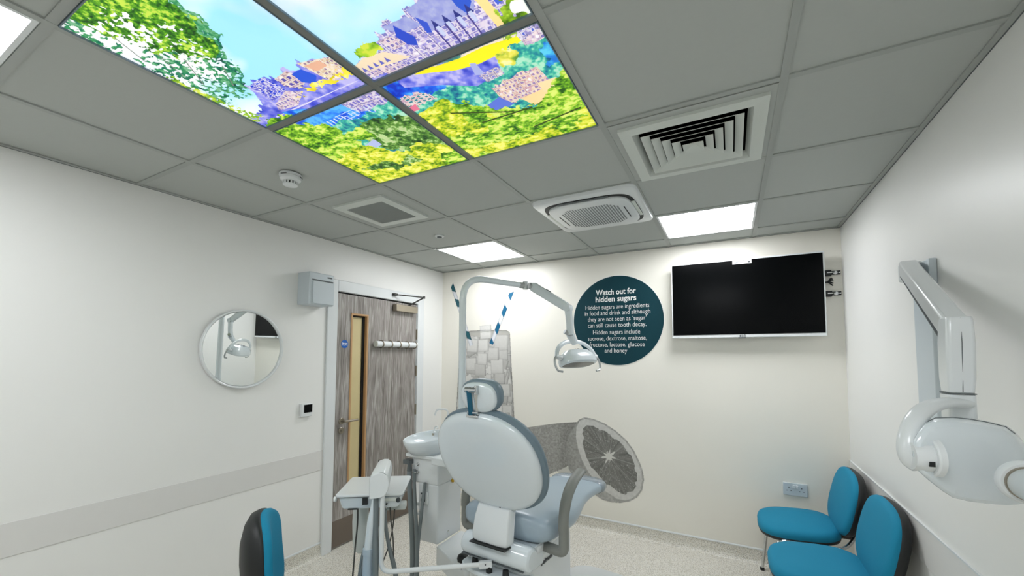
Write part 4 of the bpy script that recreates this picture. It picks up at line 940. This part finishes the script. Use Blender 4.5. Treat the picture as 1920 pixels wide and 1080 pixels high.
# ------------------------------------------------------------------ instrument delivery table
dt = thing('instrument_table', 'white dental instrument tray on a bent tube arm in front of the door', 'instrument tray', (1.145, -1.965, 0))
zt = .75
q1, q2, q3, q4 = [hit(u, v, 'z', zt) for u, v in ((633, 928), (764, 925), (764, 891), (656, 895))]
tc_ = (q1+q2+q3+q4)/4; ax_ = ((q2-q1)+(q3-q4)).normalized(); ay_ = Vector((0, 0, 1)).cross(ax_)
tw = ((q2-q1).length+(q3-q4).length)/4; tdp = ((q4-q1).length+(q3-q2).length)/4
def rrect(w_, d_, r_, n=5):
    out = []
    for cx_, cy_, a0 in ((w_-r_, d_-r_, 0), (-w_+r_, d_-r_, PI/2), (-w_+r_, -d_+r_, PI), (w_-r_, -d_+r_, 3*PI/2)):
        for k in range(n+1): a = a0+PI/2*k/n; out.append((cx_+r_*math.cos(a), cy_+r_*math.sin(a)))
    return out
def slab(g, poly, z0, z1, sc1=1.): g.rings([[tc_*1+ax_*x*s_+ay_*y*s_+Vector((0, 0, z-zt)) for x, y in poly] for z, s_ in ((z0, sc1), (z1, 1.))])
g = MB(); slab(g, rrect(tw, tdp, .02), zt-.014, zt); g.build('tray', 'white', dt, world=True, bev=.004, seg=3)
g = MB(); slab(g, rrect(tw-.010, tdp-.008, .03), zt-.085, zt-.016, .90); g.build('tray_body', 'white2', dt, world=True, bev=.008, seg=3)
g = MB(); slab(g, rrect(tw-.004, tdp-.004, .02), zt-.0165, zt-.013); g.build('tray_seam', 'seam', dt, world=True, smooth=False)
fr_y = -tdp+.006
def tp_(x, y, z): return tc_+ax_*x+ay_*y+Vector((0, 0, z-zt))
R_t = Matrix((ax_, ay_, Vector((0, 0, 1)))).transposed()
g = MB(); g.box(tp_(tw*.62, -tdp+.004, zt-.032), (.075, .012, .018), R_t); cpn = g.build('control_strip', 'grille', dt, world=True, bev=.002)
g = MB(); g.lathe([(.013, 0), (.013, .006), (.008, .009)], tp_(tw*.86, -tdp+.004, zt-.036), -ay_, 20); g.build('dial', 'ink', dt, world=True)
g = MB(); g.cyl(tp_(tw*.52, -tdp+.006, zt-.055), tp_(tw*.52, -tdp-.004, zt-.055), .005, n=10); g.build('socket', 'black', dt, world=True)
g = MB(); g.box(tp_(-tw*.12, -tdp+.008, zt-.038), (.028, .02, .036), R_t); g.build('recess', 'black', dt, world=True)
g = MB(); g.box(tp_(-tw*.5, -tdp+.03, zt-.084), (.05, .03, .004), R_t); g.build('slot', 'black', dt, world=True)
g = MB(); g.cyl(tp_(-tw-.0, -tdp+.03, zt-.03), tp_(-tw-.012, -tdp+.03, zt-.03), .014, n=16); g.build('side_knob', 'letter', dt, world=True)
# tilting head at the near edge of the tray, running back over it
hA = hit(712, 914, 'z', .80); hA = dep(711, 912, 2.17); hB = hA+(q3-q2).normalized()*.20+rt*.02+Vector((0, 0, .04))
def sect(c, s_, t_):
    out = []; shp = [(-.5, .42), (-.36, .56), (-.05, .66), (.22, .66), (.40, .50), (.50, .15), (.46, -.2), (.25, -.52), (.0, -.60), (-.5, -.66)]
    for x, z in shp: out.append(c+rt*(x*.105*s_)+Vector((0, 0, z*.105*s_)))
    return out
g = MB(); dv2 = (hB-hA); g.rings([sect(hA, .97, 0), sect(hA+dv2*.02, 1., 0), sect(hA+dv2*.45, .93, 0), sect(hB, .80, 0), sect(hB+dv2*.04, .7, 0)]); g.build('pivot_head', 'white', dt, world=True, bev=.006, seg=3, angle=28)
# poles
P1_ = dep(690, 930, 2.19); 
bt = Vector((1.145, -1.965, 0))
pl1 = hit(691, 1035, 'z', .49); pl1 = Vector((dep(691, 1035, 2.2).x, dep(691, 1035, 2.2).y, 0)); pl2 = Vector((dep(715, 1035, 2.17).x, dep(715, 1035, 2.17).y, 0))
g = MB(); g.tube([(pl1.x, pl1.y, .475), (pl1.x+.012, pl1.y+.008, .62), (pl1.x+.034, pl1.y+.02, .775)], [.024, .025, .018], 20); g.build('upright', 'white2', dt, world=True)
g = MB(); g.cyl((pl1.x, pl1.y, .452), (pl1.x, pl1.y, .482), .030, n=24); g.tube([(pl1.x, pl1.y, .455), (pl1.x, pl1.y, .30)], [.027, .03], 24); g.build('lower_sleeve', 'sleeve', dt, world=True)
hb = Vector((pl2.x, pl2.y, .372)); he = (full_matrix(dc) @ Vector((.005, -.068, .425))-CP*.1)/.9
g = MB(); g.tube(arcfillet([(pl2.x, pl2.y, .77), hb, he], .06, 10), .0125, 16); g.build('tube_arm', 'white', dt, world=True)
g = MB(); dd_ = (he-hb).normalized(); rm = Vector((1, 0, 0)).rotation_difference(dd_).to_matrix(); g.box(he-dd_*.02, (.07, .028, .034), rm); ea = g.build('arm_end_block', 'white', dt, world=True, bev=.003)
g = MB(); q = he-dd_*.012-Vector((.0, .0152, -.004)); g.cyl(q, q+Vector((.0, -.003, 0)), .004, n=12); g.build('screw', 'seam', ea, world=True)
g = MB(); mid = (pl1+pl2)/2; g.tube([(mid.x, mid.y, .78), (mid.x-.002, mid.y+.004, .6), (mid.x+.01, mid.y-.004, .45), (mid.x+.016, mid.y-.012, .28)], [.014, .015, .017, .018], 14); g.build('main_hose', 'hose', dt, world=True, label='thick grey-green hose along the upright')
# waste catcher under the tray
wc = dep(676, 985, 2.5)
g = MB(); g.rings([[Vector((wc.x+r*math.cos(a), wc.y+r*.7*math.sin(a), z)) for a in [k*2*PI/28 for k in range(28)]] for r, z in ((.030, .665), (.052, .60), (.056, .50), (.052, .40), (.042, .335), (.02, .32))]); g.build('waste_catcher', 'bag', dt, world=True, label='pale rounded catcher hanging under tray')
# cables and hoses hanging from the tray
def cable(pts, r_, m_, nm, n=12):
    P = [Vector(p) for p in pts]; out = []
    for i in range(len(P)-1):
        p0 = P[max(i-1, 0)]; p1 = P[i]; p2 = P[i+1]; p3 = P[min(i+2, len(P)-1)]
        for k in range(6):
            t = k/6; out.append(.5*((2*p1)+(-p0+p2)*t+(2*p0-5*p1+4*p2-p3)*t*t+(-p0+3*p1-3*p2+p3)*t**3))
    out.append(P[-1]); g = MB(); g.tube(out, r_, n); return g.build(nm, m_, dt, world=True)
cable([dep(671, 950, 2.36), dep(670, 985, 2.36), dep(666, 1025, 2.34), dep(661, 1085, 2.3)], .0045, 'cable', 'cable')
cable([dep(722, 955, 2.25), dep(723, 985, 2.27), dep(729, 1022, 2.27), dep(738, 1062, 2.26), dep(743, 1090, 2.25)], .0105, 'hose', 'hose')
cable([dep(720, 970, 2.3), dep(727, 1010, 2.33), dep(738, 1050, 2.33), dep(746, 1090, 2.3)], .008, 'hose', 'hose')
cable([dep(731, 948, 2.3), dep(733, 975, 2.32), dep(737, 1010, 2.34), dep(738, 1060, 2.32)], .0035, 'cable', 'cable')
cable([dep(740, 955, 2.33), dep(737, 985, 2.34), dep(730, 1020, 2.33), dep(717, 1056, 2.3)], .0035, 'cable', 'cable')
cable([dep(686, 1020, 2.3), dep(679, 1045, 2.28), dep(672, 1090, 2.25)], .009, 'hose', 'hose')
cable([dep(684, 1048, 2.26), dep(680, 1065, 2.25), dep(674, 1092, 2.24)], .009, 'hose', 'hose')
g = MB(); g.box(tp_(tw*.72, -tdp*.4, zt-.10), (.11, .06, .035), R_t); g.build('hose_bracket', 'bag', dt, world=True, bev=.006)
g = MB(); p = dep(711, 873, 2.5); g.tube([p+Vector((0, 0, -.03)), p+Vector((0, 0, .035))], [.008, .006], 12); g.build('handpiece', 'cable', dt, world=True)

place(dt, .9, (.9*1.145+.1*CP.x, -.9*1.965+.1*CP.y, .1*CP.z))

# ------------------------------------------------------------------ waiting chairs
def chair_pad(g, c, X, U, N, a, b_, th, e=2.6, taper=0.):
    g.pad(c, X, U, N, a, b_, [(.97, 0), (1, .006), (1, th*.5), (.97, th*.8), (.88, th), (.5, th+.008), (.05, th+.010)], e=e, taper=taper, n=56)
def make_waiting_chair(label):
    # local: faces -x, back towards +x; origin on the floor under the seat centre
    t = thing('waiting_chair', label, 'chair', (0, 0, 0), 0, 'teal waiting chairs against the right wall')
    sN = Vector((-.07, 0, 1)).normalized(); sx = Vector((1, 0, .07)).normalized()
    sc0 = Vector((-.03, 0, .425))
    g = MB(); chair_pad(g, sc0, sx, (0, 1, 0), sN, .215, .238, .055, e=3.0); g.build('seat', 'teal', t, angle=60)
    g = MB(); g.pad(sc0, sx, (0, 1, 0), -sN, .216, .239, [(.98, -.012), (1, -.004), (.98, .012), (.9, .02), (.05, .022)], e=3.0, n=56); g.build('seat_shell', 'black', t, angle=60)
    al = math.radians(13); bU = Vector((math.sin(al), 0, math.cos(al))); bN = Vector((-math.cos(al), 0, math.sin(al)))
    bc_ = Vector((.226, 0, .637))
    g = MB(); chair_pad(g, bc_, (0, 1, 0), bU, bN, .252, .185, .038, e=2.9, taper=-.04); g.build('backrest', 'teal', t, angle=60)
    g = MB(); g.pad(bc_, (0, 1, 0), bU, -bN, .254, .187, [(.98, -.014), (1, -.006), (1, .01), (.96, .028), (.85, .038), (.5, .044), (.05, .046)], e=2.9, taper=-.04, n=56); g.build('back_shell', 'black', t, angle=60)
    for s_ in (-1, 1):
        y = s_*.245
        p = arcfillet([(-.215, s_*.262, .008), (-.165, y*.99, .415), (.165, y*.9, .41), (.235, y*.62, .47), (.262, y*.55, .62)], .07, 8)
        g = MB(); g.tube(p, .0095, 12); lg = g.build('leg', 'chrome', t)
        g = MB(); g.lathe([(.014, 0), (.014, .016), (.011, .02)], (-.215, s_*.262, 0), n=16); g.build('foot_cap', 'black', lg)
        g = MB(); g.tube(arcfillet([(.24, s_*.25, .008), (.10, y*.97, .40), (-.05, y*.9, .408)], .05), .0095, 12); lg = g.build('leg', 'chrome', t)
        g = MB(); g.lathe([(.014, 0), (.014, .016), (.011, .02)], (.24, s_*.25, 0), n=16); g.build('foot_cap', 'black', lg)
    g = MB(); g.box((.19, 0, .425), (.15, .12, .006)); g.box((.262, 0, .50), (.008, .14, .15), Euler((0, .2, 0)).to_matrix()); g.build('seat_bracket', 'kick', t, bev=.002)
    return t
ch1 = make_waiting_chair('teal waiting chair in the back right corner, the farther of the pair'); ch1.location = (3.145, -.36, 0)
ch2 = copy_tree(ch1); ch2.location = (3.165, -.955, 0); ch2['label'] = 'teal waiting chair against the right wall, the nearer of the pair'

# ------------------------------------------------------------------ operator stool (bottom left)
stl = thing('operator_stool', 'teal and black operator stool with curved backrest at the bottom left', 'stool', (0, 0, 0), math.radians(142))
_cb = dep(500, 1030, 1.72); _a = math.radians(142); stl.location = (_cb.x+.235*math.sin(_a), _cb.y-.235*math.cos(_a), 0)
# local: faces -y ... backrest at +y
sb_c = Vector((0, .245, .655))
def curved_pad(g, off0, off1, a, b_, shrink=1., m=28, nrows=18, bow=.10):
    rings_ = []
    for k in range(m):
        t = 2*PI*k/m
    return g
g = MB()
def backshell(front, back, a, b_, bow, lean):
    """pad whose surface is bent about the vertical axis; front/back = profile list"""
    g = MB(); rs = []
    for sc_, off in front+back:
        ring = []
        for k in range(56):
            t = 2*PI*k/56; ct, st = math.cos(t), math.sin(t); e = 2.6
            x = a*math.copysign(abs(ct)**(2/e), ct)*sc_; z = b_*math.copysign(abs(st)**(2/e), st)*sc_
            y = -off - bow*(x/a)**2*1.0 + lean*(z) + .03*math.cos((z/b_)*1.6)
            ring.append(sb_c+Vector((x, y, z)))
        rs.append(ring)
    g.rings(rs); return g
backshell([(.97, 0), (1, .006), (1, .02), (.96, .036), (.85, .046), (.5, .052), (.05, .054)], [], .178, .20, .052, .10).build('backrest', 'teal', stl, angle=60)
backshell([(.97, .01), (1, .0), (1, -.012), (.95, -.034), (.8, -.046), (.5, -.052), (.05, -.055)], [], .181, .203, .052, .10).build('back_shell', 'black', stl, angle=60)
g = MB(); g.pad((0, -.02, .37), (1, 0, 0), (0, 1, 0), (0, 0, 1), .20, .20, [(.97, 0), (1, .01), (1, .035), (.94, .055), (.5, .062), (.05, .062)], e=2.4); g.build('seat', 'teal', stl, angle=60)
g = MB(); g.pad((0, -.02, .37), (1, 0, 0), (0, 1, 0), (0, 0, -1), .20, .20, [(1, -.01), (1, .0), (.9, .02), (.05, .024)], e=2.4); g.build('seat_pan', 'black', stl, angle=60)
g = MB(); g.tube(arcfillet([(0, .05, .35), (0, .30, .35), (0, .30, .55)], .06), [(.008, .03)]*18 if False else .014, 12); g.build('back_bar', 'black', stl)
g = MB(); g.cyl((0, 0, .10), (0, 0, .36), .025, n=20); g.build('gas_column', 'chrome', stl)
for k in range(5):
    a = 2*PI*k/5+.3; d = Vector((math.cos(a), math.sin(a), 0))
    g = MB(); g.tube([Vector((0, 0, .12))+d*.02, Vector((0, 0, .085))+d*.27], [.022, .014], 12); lg_ = g.build('leg', 'chrome', stl)
    g = MB(); c_ = d*.27+Vector((0, 0, .028)); tdir = Vector((-d.y, d.x, 0)); g.cyl(c_-tdir*.02, c_+tdir*.02, .028, n=20); g.cyl(d*.27+Vector((0, 0, .04)), d*.27+Vector((0, 0, .09)), .008, n=10); g.build('castor', 'black', lg_)

# ------------------------------------------------------------------ wall x-ray unit
xr = thing('xray_unit', 'white dental x-ray head on a folding arm fixed to the right wall', 'x-ray unit', (W, -1.38, 1.2))
g = MB(); g.box((W-.012, -1.385, 1.50), (.024, .17, .78)); g.build('wall_plate', 'box', xr, world=True, bev=.004)
# top arm: from plate down to the knuckle
T0 = Vector((3.418, -1.385, 1.868)); T1 = Vector((3.318, -2.020, 1.592))
def beam(g, p, q, w0, h0, w1, h1, up_=(0, 0, 1)):
    p, q = Vector(p), Vector(q); d = (q-p).normalized(); s_ = d.cross(Vector(up_)).normalized(); u = s_.cross(d)
    sh_ = ((-1, -.8), (-.8, -1), (.8, -1), (1, -.8), (1, .8), (.8, 1), (-.8, 1), (-1, .8))
    g.rings([[c+s_*a*w_+u*b_*h_ for a, b_ in sh_] for c, w_, h_ in ((p, w0, h0), (q, w1, h1))]); return g
g = MB(); g.box(T0+Vector((.01, .03, -.01)), (.06, .07, .075)); g.build('arm_socket', 'white', xr, world=True, bev=.008)
g = MB(); beam(g, T0+Vector((0, .02, .008)), T1+Vector((0, 0, .0)), .028, .030, .026, .032); ua = g.build('upper_arm', 'white', xr, world=True, bev=.004)
g = MB(); beam(g, T0+Vector((-.002, .0, -.030)), T1+Vector((-.002, .0, -.036)), .0285, .002, .0265, .002); g.build('arm_seam', 'seam', ua, world=True, smooth=False)
bA = Vector((3.316, -2.030, 1.622)); bB = Vector((3.306, -2.048, 1.418))
oct_ = ((-1, -.8), (-.8, -1), (.8, -1), (1, -.8), (1, .8), (.8, 1), (-.8, 1), (-1, .8))
def blk(g, c_, wx, wy): return [c_+Vector((a*wx, b_*wy, 0)) for a, b_ in oct_]
g = MB(); rs = []
for t_, wx, wy in ((0, .025, .028), (.06, .027, .031), (.35, .029, .033), (.8, .028, .032), (1, .025, .029)): rs.append(blk(g, bA.lerp(bB, t_), wx, wy))
g.rings(rs); la = g.build('lower_arm', 'white', xr, world=True, bev=.003)
g = MB(); g.tube([bA+Vector((0, -.0285, -.004)), bA.lerp(bB, .35)+Vector((0, -.0335, 0)), bB+Vector((0, -.0295, .003))], .0010, 6); g.build('arm_seam', 'seam', la, world=True)
kA = bB+Vector((0, 0, -.003)); kB = kA+Vector((0, 0, -.068))
g = MB(); g.rings([blk(g, kA, .027, .031), blk(g, kB, .027, .031)]); kn = g.build('knuckle', 'white', xr, world=True, bev=.008, seg=3)
g = MB(); g.rings([blk(g, kA+Vector((0, 0, .003)), .0276, .0316), blk(g, kA+Vector((0, 0, .0005)), .0276, .0316)]); g.build('knuckle_seam', 'seam', kn, world=True, smooth=False)
g = MB(); g.box(kA+Vector((0, -.032, -.028)), (.016, .003, .003)); g.build('slot', 'ink', kn, world=True)
# yoke: curves from the knuckle to the left and down to the head pivot
yk = [dep(1808, 757, 1.085), dep(1775, 755, 1.06), dep(1741, 764, 1.03), dep(1717, 786, 1.0), dep(1705, 815, .985), dep(1703, 842, .975), dep(1710, 862, .97), dep(1724, 874, .965)]
wd_ = [(.012, .024), (.013, .024), (.016, .022), (.018, .021), (.018, .021), (.018, .022), (.017, .022), (.014, .020)]
P = [Vector(p) for p in yk]; out = []; rads = []
for i in range(len(P)-1):
    p0 = P[max(i-1, 0)]; p1 = P[i]; p2 = P[i+1]; p3 = P[min(i+2, len(P)-1)]
    for k in range(5):
        t = k/5; out.append(.5*((2*p1)+(-p0+p2)*t+(2*p0-5*p1+4*p2-p3)*t*t+(-p0+3*p1-3*p2+p3)*t**3)); rads.append((wd_[i][0]*(1-t)+wd_[i+1][0]*t, wd_[i][1]*(1-t)+wd_[i+1][1]*t))
out.append(P[-1]); rads.append(wd_[-1])
g = MB(); g.tube(out, rads, 20, upv=(0, 0, 1)); yo = g.build('yoke', 'white', xr, world=True)
# head body: built from an outline facing the camera with real depth
Fh = Vector((-.80, -.58, .0)).normalized()      # outward face direction (into the room, towards the patient side)
hcen = dep(1835, 862, .97)
Xh = rt.copy(); Xh.z = 0; Xh.normalize(); Yh = Vector((fw.x, fw.y, 0)).normalized()
Dh = Vector((.44, .90, 0)).normalized()      # the head is deeper towards the far end of the room
def wl(u, v): # outline in metres in the head's own plane
    return ((u-1835)/F*.97, -(v-862)/F*.97)
outl = [wl(*p) for p in ((1727, 806), (1740, 793), (1756, 786), (1790, 785), (1820, 788), (1850, 793), (1888, 802), (1905, 815), (1925, 840), (1945, 880), (1950, 910), (1935, 940), (1890, 944), (1850, 941), (1815, 937), (1785, 930), (1765, 917), (1740, 897), (1722, 880), (1712, 850), (1716, 822))]
g = MB(); cxm = sum(p[0] for p in outl)/len(outl); czm = sum(p[1] for p in outl)/len(outl)
rs = []
for sc_, off in ((.60, -.060), (.84, -.050), (.95, -.034), (.99, -.012), (1, .015), (.99, .05), (.95, .08), (.85, .10), (.5, .105)):
    rs.append([hcen+Xh*(cxm+(x-cxm)*sc_)+Vector((0, 0, czm+(z-czm)*sc_))+Dh*off for x, z in outl])
g.rings(rs); xh = g.build('tube_head', 'white2', xr, world=True, bev=.006, seg=3, angle=25)
g = MB(); q = [hcen+Xh*(x*1.003)+Vector((0, 0, z*1.003))+Dh*.016 for x, z in outl[:8]]; g.tube(q, .0012, 6); g.build('head_seam', 'seam', xh, world=True)
# pivot disc on the left of the head
pn = Vector((-1, -.12, 0)).normalized(); pc0 = dep(1748, 857, .95)
g = MB(); g.lathe([(.044, -.008), (.044, .003), (.041, .006)], pc0, pn, 40); g.lathe([(.034, .004), (.035, .020), (.031, .040)], pc0, pn, 40); pv = g.build('pivot', 'white', xr, world=True)
g = MB(); g.box(pc0+pn*.016-pn.cross(Vector((0, 0, 1)))*.034*(1 if pn.cross(Vector((0, 0, 1))).dot(fw) > 0 else -1)+Vector((0, 0, -.010)), (.010, .004, .011), Vector((1, 0, 0)).rotation_difference(pn).to_matrix()); g.build('indicator', 'black', pv, world=True)
# aiming cone at the right, pointing out of frame
c0_ = dep(1926, 906, .86); cdv = Vector((-.05, -1, -.03)).normalized()
g = MB(); g.lathe([(.044, -.012), (.044, .0), (.040, .006)], c0_, cdv, 40); g.build('cone_collar', 'white', xr, world=True)
g = MB(); g.lathe([(.035, .0), (.035, .013)], c0_, cdv, 40); g.build('cone_ring', 'steel', xr, world=True)
g = MB(); g.lathe([(.032, .004), (.033, .012), (.030, .16), (.027, .16)], c0_, cdv, 40); g.build('aiming_cone', 'cone', xr, world=True)
